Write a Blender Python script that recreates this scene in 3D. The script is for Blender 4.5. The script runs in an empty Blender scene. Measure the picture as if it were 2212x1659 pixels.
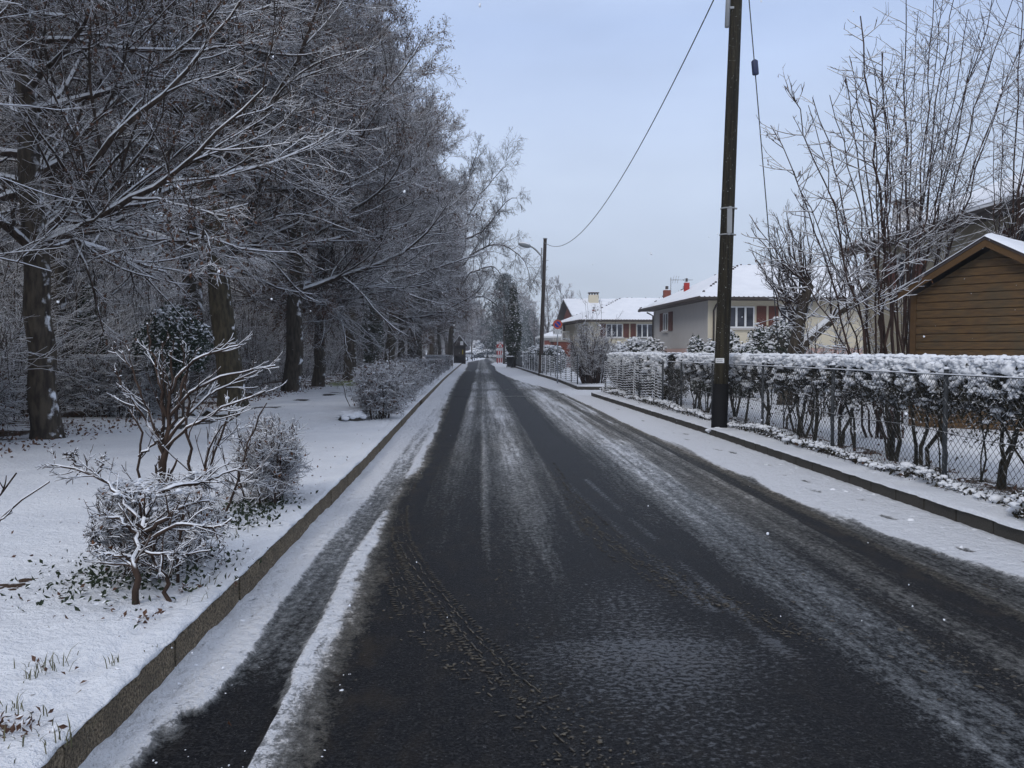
import bpy, math, random
import numpy as np
from mathutils import Vector
PI = math.pi
S = bpy.context.scene
COL = S.collection

# ------------------------------------------------------------------ camera, sky, sun, exposure
CAM_H, F, CX, HY = 1.6, 829.0, 481.0, 352.0     # eye height, focal length and vanishing point for a 1024 x 768 frame
YAW, PITCH = math.atan((512-CX)/F), math.atan((384-HY)/F)
cam = bpy.data.cameras.new('camera'); camo = bpy.data.objects.new('camera', cam); COL.objects.link(camo)
cam.sensor_width = 36; cam.lens = 36*F/1024; cam.clip_start = 0.05; cam.clip_end = 5000
camo.location = (0, 0, CAM_H); camo.rotation_euler = (PI/2-PITCH, 0, -YAW)
S.camera = camo
S.render.resolution_x = 1024; S.render.resolution_y = 768
S.view_settings.view_transform = 'Standard'; S.view_settings.look = 'None'
S.view_settings.exposure = -0.12; S.view_settings.gamma = 1

SUN_EL, SUN_AZ = math.radians(38), math.radians(-150)
w = bpy.data.worlds.new('World'); S.world = w; w.use_nodes = True
nt = w.node_tree; nt.nodes.clear()
def wn(t, **k):
    n = nt.nodes.new(t)
    for a, b in k.items(): setattr(n, a, b)
    return n
sky = wn('ShaderNodeTexSky', sky_type='NISHITA', sun_disc=False, sun_elevation=SUN_EL, sun_rotation=SUN_AZ)
tc = wn('ShaderNodeTexCoord'); sep = wn('ShaderNodeSeparateXYZ'); nt.links.new(tc.outputs['Generated'], sep.inputs[0])
ramp = wn('ShaderNodeValToRGB'); nt.links.new(sep.outputs['Z'], ramp.inputs[0])
SKY = [(0.0, (6.4, 7.2, 8.6)), (0.07, (6.6, 7.5, 9.2)), (0.2, (6.7, 7.8, 9.9)), (0.36, (5.5, 6.9, 10.0)), (0.55, (6.6, 7.6, 9.8)), (1.0, (8.6, 8.9, 10.0))]
e = ramp.color_ramp.elements
while len(e) < len(SKY): e.new(0.5)
for k, (p, c) in enumerate(SKY): e[k].position = p; e[k].color = (c[0]/10, c[1]/10, c[2]/10, 1)
noi = wn('ShaderNodeTexNoise'); noi.inputs['Scale'].default_value = 2.2; noi.inputs['Detail'].default_value = 5
mp = wn('ShaderNodeMapping'); mp.inputs['Scale'].default_value = (1, 1, 3.0)
nt.links.new(tc.outputs['Generated'], mp.inputs[0]); nt.links.new(mp.outputs[0], noi.inputs['Vector'])
mr = wn('ShaderNodeMapRange'); mr.inputs['From Min'].default_value = 0.3; mr.inputs['From Max'].default_value = 0.7
mr.inputs['To Min'].default_value = 9.5; mr.inputs['To Max'].default_value = 12.0; nt.links.new(noi.outputs[0], mr.inputs[0])
sc = wn('ShaderNodeVectorMath', operation='SCALE'); nt.links.new(ramp.outputs[0], sc.inputs[0]); nt.links.new(mr.outputs[0], sc.inputs['Scale'])
mx = wn('ShaderNodeMix', data_type='RGBA'); mx.inputs[0].default_value = 0.88
nt.links.new(sky.outputs[0], mx.inputs[6]); nt.links.new(sc.outputs[0], mx.inputs[7])
bg = wn('ShaderNodeBackground'); bg.inputs[1].default_value = 0.1; nt.links.new(mx.outputs[2], bg.inputs[0])
wo = wn('ShaderNodeOutputWorld'); nt.links.new(bg.outputs[0], wo.inputs[0])
sl = bpy.data.lights.new('sun', 'SUN'); sl.energy = 1.2; sl.angle = math.radians(20); sl.color = (1, 0.95, 0.88)
so = bpy.data.objects.new('sun', sl); COL.objects.link(so)
so.rotation_euler = (PI/2-SUN_EL, 0, PI-SUN_AZ+0)
so.location = (0, 0, 60)

# ------------------------------------------------------------------ helpers
def ray(px, py):
    f = Vector((math.sin(YAW)*math.cos(PITCH), math.cos(YAW)*math.cos(PITCH), -math.sin(PITCH)))
    r = Vector((math.cos(YAW), -math.sin(YAW), 0)); u = r.cross(f)
    return f + r*((px-512)/F) + u*((384-py)/F)
def at(px, py, Y):                                  # the point seen at a pixel, Y metres down the road
    d = ray(px, py); return Vector((d.x*Y/d.y, Y, CAM_H+d.z*Y/d.y))
def gr(px, py, h=0.0):                              # the point of the ground seen at a pixel
    d = ray(px, py); t = (h-CAM_H)/d.z; return Vector((d.x*t, d.y*t, h))

def lerp(a, b, t): return a+(b-a)*t
_tab = np.random.RandomState(7).rand(256, 256)
def vn(x, y, seed=0):
    x = np.asarray(x, float)+seed*17.31; y = np.asarray(y, float)+seed*9.77
    xi = np.floor(x).astype(int); yi = np.floor(y).astype(int); fx = x-xi; fy = y-yi
    fx = fx*fx*(3-2*fx); fy = fy*fy*(3-2*fy)
    a = _tab[xi & 255, yi & 255]; b = _tab[(xi+1) & 255, yi & 255]; c = _tab[xi & 255, (yi+1) & 255]; d = _tab[(xi+1) & 255, (yi+1) & 255]
    return (a*(1-fx)+b*fx)*(1-fy)+(c*(1-fx)+d*fx)*fy
def fbm(x, y, seed=0, o=4):
    s = 0; a = 0.5; t = 0
    for k in range(o): s = s+a*vn(x*2**k, y*2**k, seed+k); t += a; a *= 0.5
    return s/t
def sst(a, b, x): t = np.clip((x-a)/(b-a), 0, 1); return t*t*(3-2*t)

class MB:
    """Collects pieces and links them as one mesh object."""
    def __init__(s): s.v = []; s.f = []; s.n = 0
    def add(s, v, f, m=0, smooth=False):
        v = np.asarray(v, float).reshape(-1, 3); f = np.asarray(f, int); s.v.append(v)
        s.f.append((f+s.n, m, smooth)); s.n += len(v); return s
    def box(s, a, b, m=0, R=None, o=None):
        (x0, y0, z0), (x1, y1, z1) = a, b
        v = np.array([(x0,y0,z0),(x1,y0,z0),(x1,y1,z0),(x0,y1,z0),(x0,y0,z1),(x1,y0,z1),(x1,y1,z1),(x0,y1,z1)], float)
        if R is not None: c = np.array(o if o is not None else (0,0,0)); v = (v-c) @ np.array(R).T + c
        return s.add(v, [(0,3,2,1),(4,5,6,7),(0,1,5,4),(1,2,6,5),(2,3,7,6),(3,0,4,7)], m)
    def poly(s, pts, m=0): return s.add(pts, [tuple(range(len(pts)))], m)
    def prism(s, pts, d, m=0):                     # closed polygon pts pushed along vector d
        p = np.array(pts, float); n = len(p); q = p+np.array(d, float)
        s.add(np.vstack([p, q]), [(i, (i+1) % n, n+(i+1) % n, n+i) for i in range(n)], m)
        s.add(p, [tuple(range(n))[::-1]], m); s.add(q, [tuple(range(n))], m); return s
    def tube(s, P, R, sides=8, m=0, cap=True):
        P = np.asarray(P, float)
        if P.ndim == 2: P = P[None]
        R = np.broadcast_to(np.asarray(R, float), P.shape[:2])
        tubes(s, P, R, sides, m)
        if cap:
            N, K = P.shape[:2]; base = s.n-N*K*sides
            f = [[base+i*K*sides+j for j in range(sides)][::-1] for i in range(N)]+[[base+i*K*sides+(K-1)*sides+j for j in range(sides)] for i in range(N)]
            s.f.append((np.array(f), m, False))
        return s
    def bar(s, a, b, r, sides=8, m=0): return s.tube([a, b], r, sides, m)
    def build(s, name, mats, parent=None, T=None):
        me = bpy.data.meshes.new(name)
        V = np.vstack(s.v)
        if T is not None: V = T(V)
        me.vertices.add(len(V)); me.vertices.foreach_set('co', V.astype(np.float32).ravel())
        li = np.concatenate([f.ravel() for f, m, sm in s.f]); tot = np.concatenate([np.full(len(f), f.shape[1]) for f, m, sm in s.f])
        mi = np.concatenate([np.full(len(f), m) for f, m, sm in s.f]); sm = np.concatenate([np.full(len(f), sm) for f, m, sm in s.f])
        me.loops.add(len(li)); me.loops.foreach_set('vertex_index', li.astype(np.int32))
        me.polygons.add(len(tot)); st = np.concatenate([[0], np.cumsum(tot)[:-1]])
        me.polygons.foreach_set('loop_start', st.astype(np.int32))
        me.polygons.foreach_set('material_index', mi.astype(np.int32)); me.polygons.foreach_set('use_smooth', sm.astype(bool))
        for m in (mats if isinstance(mats, (list, tuple)) else [mats]): me.materials.append(m)
        me.update(calc_edges=True)
        o = bpy.data.objects.new(name, me); COL.objects.link(o)
        if parent: o.parent = parent
        return o

def tubes(mb, P, R, sides, m):
    N, K = P.shape[:2]
    T = np.empty_like(P); T[:, 1:-1] = P[:, 2:]-P[:, :-2]; T[:, 0] = P[:, 1]-P[:, 0]; T[:, -1] = P[:, -1]-P[:, -2]
    T /= np.linalg.norm(T, axis=2, keepdims=True)+1e-9
    D = P[:, -1]-P[:, 0]; D /= np.linalg.norm(D, axis=1, keepdims=True)+1e-9
    ref = np.where(np.abs(D[:, 2:3]) > 0.8, np.array([[1., 0.13, 0]]), np.array([[0, 0, 1.]]))[:, None, :]
    U = np.cross(T, ref); U /= np.linalg.norm(U, axis=2, keepdims=True)+1e-9; W = np.cross(U, T)
    a = np.arange(sides)*2*PI/sides+PI/2*(sides == 3)
    V = P[:, :, None]+R[:, :, None, None]*(np.cos(a)[None, None, :, None]*U[:, :, None]+np.sin(a)[None, None, :, None]*W[:, :, None])
    i = (np.arange(N)*K*sides)[:, None, None]+(np.arange(K-1)*sides)[None, :, None]; j = np.arange(sides)[None, None, :]; j2 = (j+1) % sides
    f = np.stack(np.broadcast_arrays(i+j, i+j2, i+sides+j2, i+sides+j), -1).reshape(-1, 4)
    mb.add(V, f, m, True)

def ico(sub=1):
    t = (1+5**.5)/2
    v = [(-1,t,0),(1,t,0),(-1,-t,0),(1,-t,0),(0,-1,t),(0,1,t),(0,-1,-t),(0,1,-t),(t,0,-1),(t,0,1),(-t,0,-1),(-t,0,1)]
    f = [(0,11,5),(0,5,1),(0,1,7),(0,7,10),(0,10,11),(1,5,9),(5,11,4),(11,10,2),(10,7,6),(7,1,8),(3,9,4),(3,4,2),(3,2,6),(3,6,8),(3,8,9),(4,9,5),(2,4,11),(6,2,10),(8,6,7),(9,8,1)]
    v = [np.array(p, float)/np.linalg.norm(p) for p in v]
    for _ in range(sub):
        c = {}; g = []
        def mid(a, b):
            k = (min(a, b), max(a, b))
            if k not in c: p = v[a]+v[b]; v.append(p/np.linalg.norm(p)); c[k] = len(v)-1
            return c[k]
        for a, b, d in f:
            x, y, z = mid(a, b), mid(b, d), mid(d, a); g += [(a,x,z),(b,y,x),(d,z,y),(x,y,z)]
        f = g
    return np.array(v), np.array(f)
ICO0, ICO1 = ico(0), ico(1)
def blobs(mb, C, size, rng, m=0, I=ICO1, flat=0.6, rough=0.25):
    """lumps: C (N,3) centres, size (N,) or (N,3)"""
    C = np.asarray(C, float); N = len(C)
    if N == 0: return
    s = np.asarray(size, float)
    if s.ndim == 1: s = np.stack([s*rng.uniform(.7, 1.3, N), s*rng.uniform(.7, 1.3, N), s*flat*rng.uniform(.7, 1.3, N)], 1)
    v, f = I; M = len(v)
    V = v[None]*(1+rough*(rng.rand(N, M, 1)-.5)*1.6)*s[:, None]
    a = rng.rand(N)*2*PI; ca, sa = np.cos(a)[:, None], np.sin(a)[:, None]
    X = V[..., 0]*ca-V[..., 1]*sa; Y = V[..., 0]*sa+V[..., 1]*ca
    V = np.stack([X, Y, V[..., 2]], -1)+C[:, None]
    mb.add(V, (f[None]+(np.arange(N)*M)[:, None, None]).reshape(-1, 3), m, True)
def leaves(mb, C, size, rng, m=0, droop=0.3, aspect=0.55):
    """folded leaf: two triangles round a midrib; C (N,3)"""
    C = np.asarray(C, float); N = len(C)
    if N == 0: return
    s = np.broadcast_to(size, (N,))*rng.uniform(.6, 1.35, N)
    d = rng.normal(size=(N, 3)); d[:, 2] -= droop*2; d /= np.linalg.norm(d, axis=1, keepdims=True)
    r = rng.normal(size=(N, 3)); w_ = np.cross(d, r); w_ /= np.linalg.norm(w_, axis=1, keepdims=True)+1e-9
    n = np.cross(d, w_)
    L = d*s[:, None]; W = w_*(s*aspect*.5)[:, None]; nn = n*(s*.14)[:, None]
    V = np.stack([C, C+L*.5+W+nn, C+L, C+L*.5-W+nn], 1)
    i = (np.arange(N)*4)[:, None]
    mb.add(V, np.vstack([i+np.array([[0, 1, 2]]), i+np.array([[0, 2, 3]])]), m)

def empty(name, loc=(0, 0, 0), rz=0, sc=1):
    o = bpy.data.objects.new(name, None); COL.objects.link(o); o.location = loc; o.rotation_euler = (0, 0, rz)
    o.scale = (sc, sc, sc); o.empty_display_size = 0.2; return o
def tag(o, label, cat, group=None):
    o['label'] = label; o['category'] = cat
    if group: o['group'] = group
    return o
def struct(o): o['kind'] = 'structure'; return o
def stuff(o, label, cat): o['kind'] = 'stuff'; o['label'] = label; o['category'] = cat; return o
def copy_tree(o, loc, rz, sc, label, group=None):
    c = o.copy(); COL.objects.link(c); c.location = loc; c.rotation_euler = (0, 0, rz)
    c.scale = sc if isinstance(sc, tuple) else (sc, sc, sc)
    c['label'] = label
    if group: c['group'] = group
    for ch in o.children:
        d = ch.copy(); COL.objects.link(d); d.parent = c
        for g in ch.children: h = g.copy(); COL.objects.link(h); h.parent = d
    return c

# ------------------------------------------------------------------ materials
class NT:
    def __init__(s, name):
        s.m = bpy.data.materials.new(name); s.m.use_nodes = True; s.t = s.m.node_tree; s.t.nodes.clear()
        s.out = s.n('ShaderNodeOutputMaterial'); s.b = s.n('ShaderNodeBsdfPrincipled'); s.l(s.b.outputs[0], s.out.inputs[0])
        s.geo = s.n('ShaderNodeNewGeometry'); s.tc = s.n('ShaderNodeTexCoord')
    def n(s, t, **k):
        n = s.t.nodes.new(t)
        for a, b in k.items(): setattr(n, a, b)
        return n
    def l(s, a, b): s.t.links.new(a, b)
    def setin(s, inp, v):
        if hasattr(v, 'is_linked') or isinstance(v, bpy.types.NodeSocket): s.l(v, inp)
        elif isinstance(v, tuple) and len(v) == 3 and inp.type == 'RGBA': inp.default_value = (*v, 1)
        else: inp.default_value = v
    def noise(s, scale, detail=3, src=None, stretch=None, rough=0.55, dist=0.0):
        v = src or s.geo.outputs['Position']
        if stretch: mp = s.n('ShaderNodeMapping'); mp.inputs['Scale'].default_value = stretch; s.l(v, mp.inputs[0]); v = mp.outputs[0]
        n = s.n('ShaderNodeTexNoise'); n.inputs['Scale'].default_value = scale; n.inputs['Detail'].default_value = detail
        n.inputs['Roughness'].default_value = rough; n.inputs['Distortion'].default_value = dist; s.l(v, n.inputs['Vector']); return n.outputs[0]
    def math(s, op, a, b=0.5, c=None, clamp=False):
        n = s.n('ShaderNodeMath', operation=op, use_clamp=clamp); s.setin(n.inputs[0], a); s.setin(n.inputs[1], b)
        if c is not None: s.setin(n.inputs[2], c)
        return n.outputs[0]
    def rng(s, v, a, b, c=0.0, d=1.0, smooth=True):
        n = s.n('ShaderNodeMapRange', interpolation_type='SMOOTHSTEP' if smooth else 'LINEAR'); s.l(v, n.inputs[0])
        for k, x in enumerate((a, b, c, d)): n.inputs[k+1].default_value = x
        return n.outputs[0]
    def mix(s, f, a, b):
        n = s.n('ShaderNodeMix', data_type='RGBA'); s.setin(n.inputs[0], f); s.setin(n.inputs[6], a); s.setin(n.inputs[7], b); return n.outputs[2]
    def col(s, c): s.setin(s.b.inputs['Base Color'], c)
    def rough(s, r): s.setin(s.b.inputs['Roughness'], r)
    def spec(s, v): s.setin(s.b.inputs['Specular IOR Level'], v)
    def bump(s, h, d=0.01, st=1.0):
        n = s.n('ShaderNodeBump'); n.inputs['Distance'].default_value = d; n.inputs['Strength'].default_value = st; s.l(h, n.inputs['Height']); s.l(n.outputs[0], s.b.inputs['Normal'])
    def attr(s, name): n = s.n('ShaderNodeAttribute', attribute_name=name); return n.outputs['Fac']
    def obrand(s): return s.n('ShaderNodeObjectInfo').outputs['Random']

SNOWC = (0.80, 0.82, 0.86)
def m_plain(name, c, rough=0.7, var=0.25, scale=6.0, spec=0.3, metal=0.0, bump=0.0, stretch=None):
    k = NT(name); n = k.noise(scale, 5, stretch=stretch)
    k.col(k.mix(n, tuple(x*(1-var) for x in c), tuple(min(1, x*(1+var)) for x in c))); k.rough(rough); k.spec(spec); k.b.inputs['Metallic'].default_value = metal
    if bump: k.bump(k.noise(scale*4, 4, stretch=stretch), bump)
    return k.m
def m_snow(name='snow', bump=0.012, dirt=0.0):
    k = NT(name); big = k.noise(1.3, 4); fine = k.noise(55, 4)
    c = k.mix(k.rng(big, .3, .7), (0.76, 0.785, 0.83), (0.83, 0.85, 0.885))
    k.col(c); k.rough(0.65); k.spec(0.25)
    h = k.math('ADD', k.math('MULTIPLY', k.noise(9, 5), 1.0), k.math('MULTIPLY', fine, 0.25)); k.bump(h, bump*2.2)
    return k.m
def m_bark(name, c1, c2, snow=0.42, cover=1.0, nscale=3.0, side=None, stretch=(1, 1, 0.25), bump=0.02):
    """bark that carries snow wherever it faces up (and, for trunks, a little on the windward side)"""
    k = NT(name); n = k.noise(14, 5, stretch=stretch); bark = k.mix(k.rng(n, .3, .7), c1, c2)
    sepn = k.n('ShaderNodeSeparateXYZ'); k.l(k.geo.outputs['Normal'], sepn.inputs[0])
    up = sepn.outputs['Z']
    if side:
        dot = k.n('ShaderNodeVectorMath', operation='DOT_PRODUCT'); k.l(k.geo.outputs['Normal'], dot.inputs[0]); dot.inputs[1].default_value = side
        up = k.math('MAXIMUM', up, k.math('MULTIPLY', dot.outputs['Value'], 0.8))
    nn = k.math('MULTIPLY', k.math('SUBTRACT', k.noise(nscale, 4), 0.5), 1.5)
    f = k.rng(k.math('ADD', up, nn), snow-.1, snow+.15)
    f = k.math('MULTIPLY', f, cover)
    k.col(k.mix(f, bark, SNOWC)); k.rough(0.8); k.spec(0.15)
    if bump: k.bump(k.noise(30, 4, stretch=stretch), bump)
    return k.m
def m_leaf(name, c1, c2, snow=0.5, cover=1.0, nscale=2.0):
    k = NT(name); c = k.mix(k.noise(18, 2), c1, c2)
    sepn = k.n('ShaderNodeSeparateXYZ'); k.l(k.geo.outputs['Normal'], sepn.inputs[0])
    f = k.rng(k.math('ADD', sepn.outputs['Z'], k.math('MULTIPLY', k.math('SUBTRACT', k.noise(nscale, 3), .5), 1.6)), snow-.06, snow+.06)
    k.col(k.mix(k.math('MULTIPLY', f, cover), c, SNOWC)); k.rough(0.6); k.spec(0.25)
    return k.m
M = {}
M['snow'] = m_snow()
M['bark'] = m_bark('bark', (0.028, 0.022, 0.018), (0.085, 0.07, 0.052), snow=0.8, nscale=5, side=(0.85, -0.2, 0.1))
M['mossy'] = m_bark('mossy_bark', (0.025, 0.021, 0.014), (0.078, 0.066, 0.043), snow=0.85, nscale=6, side=(0.85, -0.1, 0.1))
M['twig'] = m_bark('twig', (0.022, 0.015, 0.011), (0.062, 0.043, 0.033), snow=0.34, bump=0)
M['twigbrown'] = m_bark('twig_brown', (0.026, 0.017, 0.013), (0.07, 0.046, 0.034), snow=0.42, bump=0)
M['oaktwig'] = m_bark('oak_twig', (0.012, 0.009, 0.008), (0.04, 0.03, 0.026), snow=0.75, bump=0)
M['shoot'] = m_bark('shoot', (0.02, 0.012, 0.010), (0.055, 0.032, 0.025), snow=0.45, bump=0)
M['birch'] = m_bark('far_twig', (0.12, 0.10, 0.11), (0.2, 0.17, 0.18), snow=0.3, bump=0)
M['deadleaf'] = m_leaf('dead_leaf', (0.06, 0.03, 0.02), (0.13, 0.065, 0.038), snow=0.8)
M['deadleaf2'] = m_leaf('dead_leaf_bare', (0.07, 0.03, 0.015), (0.16, 0.07, 0.03), snow=1.1)
M['green'] = m_leaf('evergreen_leaf', (0.012, 0.022, 0.014), (0.035, 0.055, 0.03), snow=0.5)
M['ivy'] = m_leaf('ivy_leaf', (0.012, 0.02, 0.01), (0.035, 0.05, 0.022), snow=0.75)
M['hedge'] = m_leaf('hedge_leaf', (0.014, 0.014, 0.008), (0.042, 0.034, 0.018), snow=0.62)
M['needle'] = m_leaf('conifer_needle', (0.02, 0.04, 0.043), (0.055, 0.09, 0.09), snow=0.55)
M['metal'] = m_plain('galvanised_metal', (0.3, 0.32, 0.34), 0.5, metal=0.6)
M['black'] = m_plain('black_plastic', (0.008, 0.008, 0.009), 0.7, spec=0.12)
M['wire'] = m_plain('dark_wire', (0.04, 0.045, 0.05), 0.6)
# ------------------------------------------------------------------ the ground, the road and its snow
KXL = lambda Y: np.interp(Y, [3, 11, 23, 47, 125, 160, 240], [-1.5, -1.55, -1.75, -2.05, -2.6, -2.6, -2.6])
KXR = lambda Y: np.interp(Y, [2, 6, 15, 29.5, 34.3, 43, 50, 56, 85, 118, 240], [4.5, 4.42, 4.35, 3.95, 4.0, 4.05, 3.92, 3.8, 3.43, 3.2, 3.0])

def yrows(y0, y1, q, dmin=0.0):
    y = [y0]
    while y[-1] < y1: y.append(y[-1]+max(dmin, y[-1]*q))
    return np.array(y)
def grid(X, Y, Z, name, mat, attrs={}, side=None):
    n, m = X.shape; mb = MB(); i = np.arange(n-1)[:, None]*m+np.arange(m-1)[None]
    f = np.stack([i, i+1, i+m+1, i+m], -1).reshape(-1, 4)
    mb.add(np.stack([X, Y, Z], -1), f, 0, True); o = mb.build(name, mat)
    for k, v in attrs.items():
        a = o.data.attributes.new(k, 'FLOAT', 'POINT'); a.data.foreach_set('value', np.ascontiguousarray(v, np.float32).ravel())
    return struct(o)

def g_(x, c, w): return np.exp(-((x-c)/w)**2)
def cover(X, Y):
    """how much snow lies on the asphalt at a place (0 bare, 1 closed cover; lowered in bands to paint tree shade), how dirty it is, how wet the asphalt is"""
    wob = (fbm(X*.3, Y*.35, 3, 3)-.5)
    fine = fbm(X*7, Y*1.2, 5, 4)-.5; fine2 = fbm(X*14, Y*9, 6, 3)-.5; strk = fbm(X*16, Y*.22, 9, 3)-.5
    eL = np.interp(Y, [2.5, 3.2, 4.5, 6.5, 9, 12, 16, 20, 32, 48, 68, 90, 125, 154, 190, 217], [-.62, -.64, -.70, -.76, -.9, -.78, -.8, -.9, -1.1, -1.25, -1.3, -1.4, -1.9, -.7, 1, 2.0])+wob*.10
    soft = np.interp(Y, [3, 9, 25], [.14, .10, .12])
    c = (1.15-.38*(1-sst(3.6, 5.2, Y))*sst(-.95, -.75, X+fine*.2))*(1-sst(-soft*1.5, soft*1.2, X-eL+fine*.22+fine2*.08))
    trk = np.interp(Y, [3, 3.8, 4.5, 6.5, 9, 13, 20, 60], [1.15, 1.0, .62, .46, .36, .24, .12, .1])
    tcx = np.interp(Y, [3, 4.5, 6.5, 9, 30, 60], [-1.07, -1.09, -1.14, -1.09, -1.2, -1.5])
    tw = sst(.165, .115, np.abs(X-tcx)+fine*.04)
    c = c-trk*tw*(1+.25*strk)
    near = (1-sst(3.35, 3.95, Y+fine2*.5-(X+1.2)*.4))*sst(-1.40, -1.28, X+fine*.12)   # bare patch at the very front
    c = c-near*(X < -.9)*1.2
    eR = np.interp(Y, [2, 5, 5.8, 7, 9, 14, 23, 32, 36, 48, 60, 70, 90, 110, 130], [4.1, 3.98, 3.84, 3.58, 3.42, 3.36, 3.25, 3.05, 2.9, 1.9, 1.5, 1.2, 1.5, 1.2, 2.6])+wob*.22
    c = c+1.15*sst(-.10, .10, X-eR+fine*.2)*(Y < 135)
    amp = lambda *p: np.interp(Y, p[0], p[1])
    cross = 1-.75*sst(42, 46, Y)*(1-sst(60, 66, Y))-.45*g_(Y, 34.5, 1.4)-.5*sst(72, 80, Y)  # tree shade across the road, painted as dark bands by thinning the slush
    far = sst(9, 20, Y)
    c = c+(.50*amp([0, 4.0, 5, 7, 10, 20, 40], [.45, .72, .85, .95, .95, .85, .8])*g_(X, 2.22+wob*.3-.1*far, .34+.10*far))*cross
    c = c+.32*g_(X, 2.75+wob*.1, .07)*(1-sst(6, 8, Y))
    c = c+.52*sst(-.05, .05, X-3.18)*(X < eR+.1)*(1+.5*strk)*(Y < 40)
    c = c+.22*sst(2.45, 2.7, X)*(X < 3.0)*(1+strk)
    c = c+amp([0, 5, 8, 12, 20, 60], [.1, .16, .50, .62, .78, .75])*g_(X, .45, .26+.12*far)*cross
    c = c+amp([0, 5.5, 7, 12, 20, 60], [0, .1, .4, .45, .3, .2])*(g_(X, .05, .045)+.6*g_(X, .86, .05))*cross
    c = c+amp([0, 8, 14, 20, 60], [0, .05, .4, .72, .7])*g_(X, -.32, .14)*cross
    c = c+.34*far*sst(1.5, 1.75, X)*(X < eR)*cross*(1+.6*strk)
    c = c+.62*sst(66, 69, Y)*(1-sst(72, 76, Y))*g_(X, -.9, .6)
    for tx, tw2 in ((2.95, .13), (-.6, .16)): c = c-.5*g_(X, tx-.25*far*(tx > 0), tw2)*far*(c < 1.1)
    c = c-far*.6*g_(X, 1.15, .27)*(X < 1.9)
    c = c+.14*sst(1.75, 2.0, X)*(X < 3)+.10*far*(X > -.7)
    mid_ = (X > eL+.25)*(X < eR-.12); c = np.where(mid_, .74*np.tanh(c/.74), c)
    # footprints along the right kerb
    for k in range(26):
        fy = 5.0+k*.70+.25*math.sin(k*3.1)+.1*math.sin(k*7.7); fx = 4.04-.014*fy+(.09 if k % 2 else -.09)+.05*math.sin(k*1.7); fy2 = .13+.05*math.sin(k*2.3); q = .05+.012*math.sin(k*5.1)
        if k % 7 == 3: continue
        d_ = (((X-fx+.15*(Y-fy))/q)**2+((Y-fy)/fy2)**2)+.8*(fine+fine2)
        c = c-(1.0+.25*math.sin(k*1.3)-.015*k)*np.exp(-np.maximum(d_, 0)**1.3)
    c = c+strk*.30*(c > .08)*(c < 1.0)+fine*.14
    c = c+(.22*(fbm(X*2.5, Y*.6, 44, 4)-.42)+.34*np.maximum(fbm(X*9, Y*.30, 46, 4)-.5, 0)*sst(4.2, 8, Y)+.27*sst(4.8, 10, Y))*(X > -.6)*(1-.6*g_(X, 1.2, .3))
    dirt = .25+.55*g_(X, eL+.05, .22)+.35*g_(X, 3.25, .15)+.25*(X > 2.4)*(X < 3.3)-.35*g_(X, 2.2, .35)*(Y < 14)+.35*(fbm(X*1.5, Y*.4, 12)-.4)-.25*tw
    wet = .30*fbm(X*1.6, Y*1.6, 21, 3)+.55*np.exp(-((X-.9)/.65)**2-((Y-4.5)/1.5)**2)+.5*g_(X, 1.58+(5-Y)*.05, .06)*(Y < 11)*sst(3.9, 4.6, Y)*sst(.3, .6, fbm(X*3, Y*1.5, 22))+.35*g_(X, 1.2+(8-Y)*.08, .07)*(Y > 5)*(Y < 10)-.1+.14*(X > -.03+.01*fine)*(X < 2.2)*(1-sst(4.5, 4.56, Y+.05*fine))
    return np.clip(c, 0, 1.3), np.clip(dirt, 0, 1), wet

ys = yrows(2.2, 245, .0042); t = np.linspace(0, 1, 300)
YY = ys[:, None]+0*t[None]; x0 = KXL(ys)-.005; x1 = np.where(ys < 29.5, KXR(ys)+.005, np.where(ys < 35, 7.5, KXR(ys)+.02)); x1 = np.where(ys > 125, 30, x1); x0 = np.where(ys > 130, -8, x0)
XX = x0[:, None]+(x1-x0)[:, None]*t[None]
cv, dt, wt = cover(XX, YY)
zz = .020*sst(.45, 1.05, cv)+.006*sst(.1, .5, cv)*(.4+fbm(XX*20, YY*14, 31, 3))+.011*sst(.6, 1.0, cv)*(fbm(XX*6, YY*6, 33, 3)-.2)+.012*dt*sst(.35, .6, cv)*(fbm(XX*24, YY*18, 36, 2)-.35)
zz += .03*sst(1.0, 1.2, cv)*sst(.1, 0, XX-x0[:, None])*(fbm(XX*3, YY*5, 40, 3))+.016*sst(.8, 1.1, cv)*(fbm(XX*11, YY*9, 41, 3)-.5)

k = NT('road_surface')
cov, dirt, wet = k.attr('cover'), k.attr('dirt'), k.attr('wet')
grain = k.noise(62, 4, rough=.7); fine = k.noise(24, 6, stretch=(1, .6, 1), rough=.65); mid = k.noise(6, 4, stretch=(1, .5, 1)); strk = k.noise(9, 4, stretch=(2.2, .12, 1))
asph = k.mix(k.rng(grain, .40, .66), (0.002, 0.0022, 0.0028), (0.046, 0.046, 0.048)); asph = k.mix(k.math('MULTIPLY', k.rng(k.noise(17, 5, rough=.7), .38, .62), .7), asph, (0.004, 0.0045, 0.007))
vor = k.n('ShaderNodeTexVoronoi'); vor.inputs['Scale'].default_value = 60; k.l(k.geo.outputs['Position'], vor.inputs['Vector'])
stone = k.math('MULTIPLY', k.rng(vor.outputs['Distance'], .0, .30, 1, 0), k.rng(k.noise(37, 2), .56, .62)); asph = k.mix(k.math('MULTIPLY', stone, .8), asph, (0.22, 0.22, 0.22))
asph = k.mix(k.math('MULTIPLY', k.rng(mid, .45, .7), k.math('MULTIPLY', dirt, .8)), asph, (0.040, 0.031, 0.021))
cn = k.math('ADD', cov, k.math('ADD', k.math('MULTIPLY', k.math('SUBTRACT', fine, .5), 1.25), k.math('ADD', k.math('MULTIPLY', k.math('SUBTRACT', grain, .5), .95), k.math('MULTIPLY', k.math('SUBTRACT', strk, .5), .45))))
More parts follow.
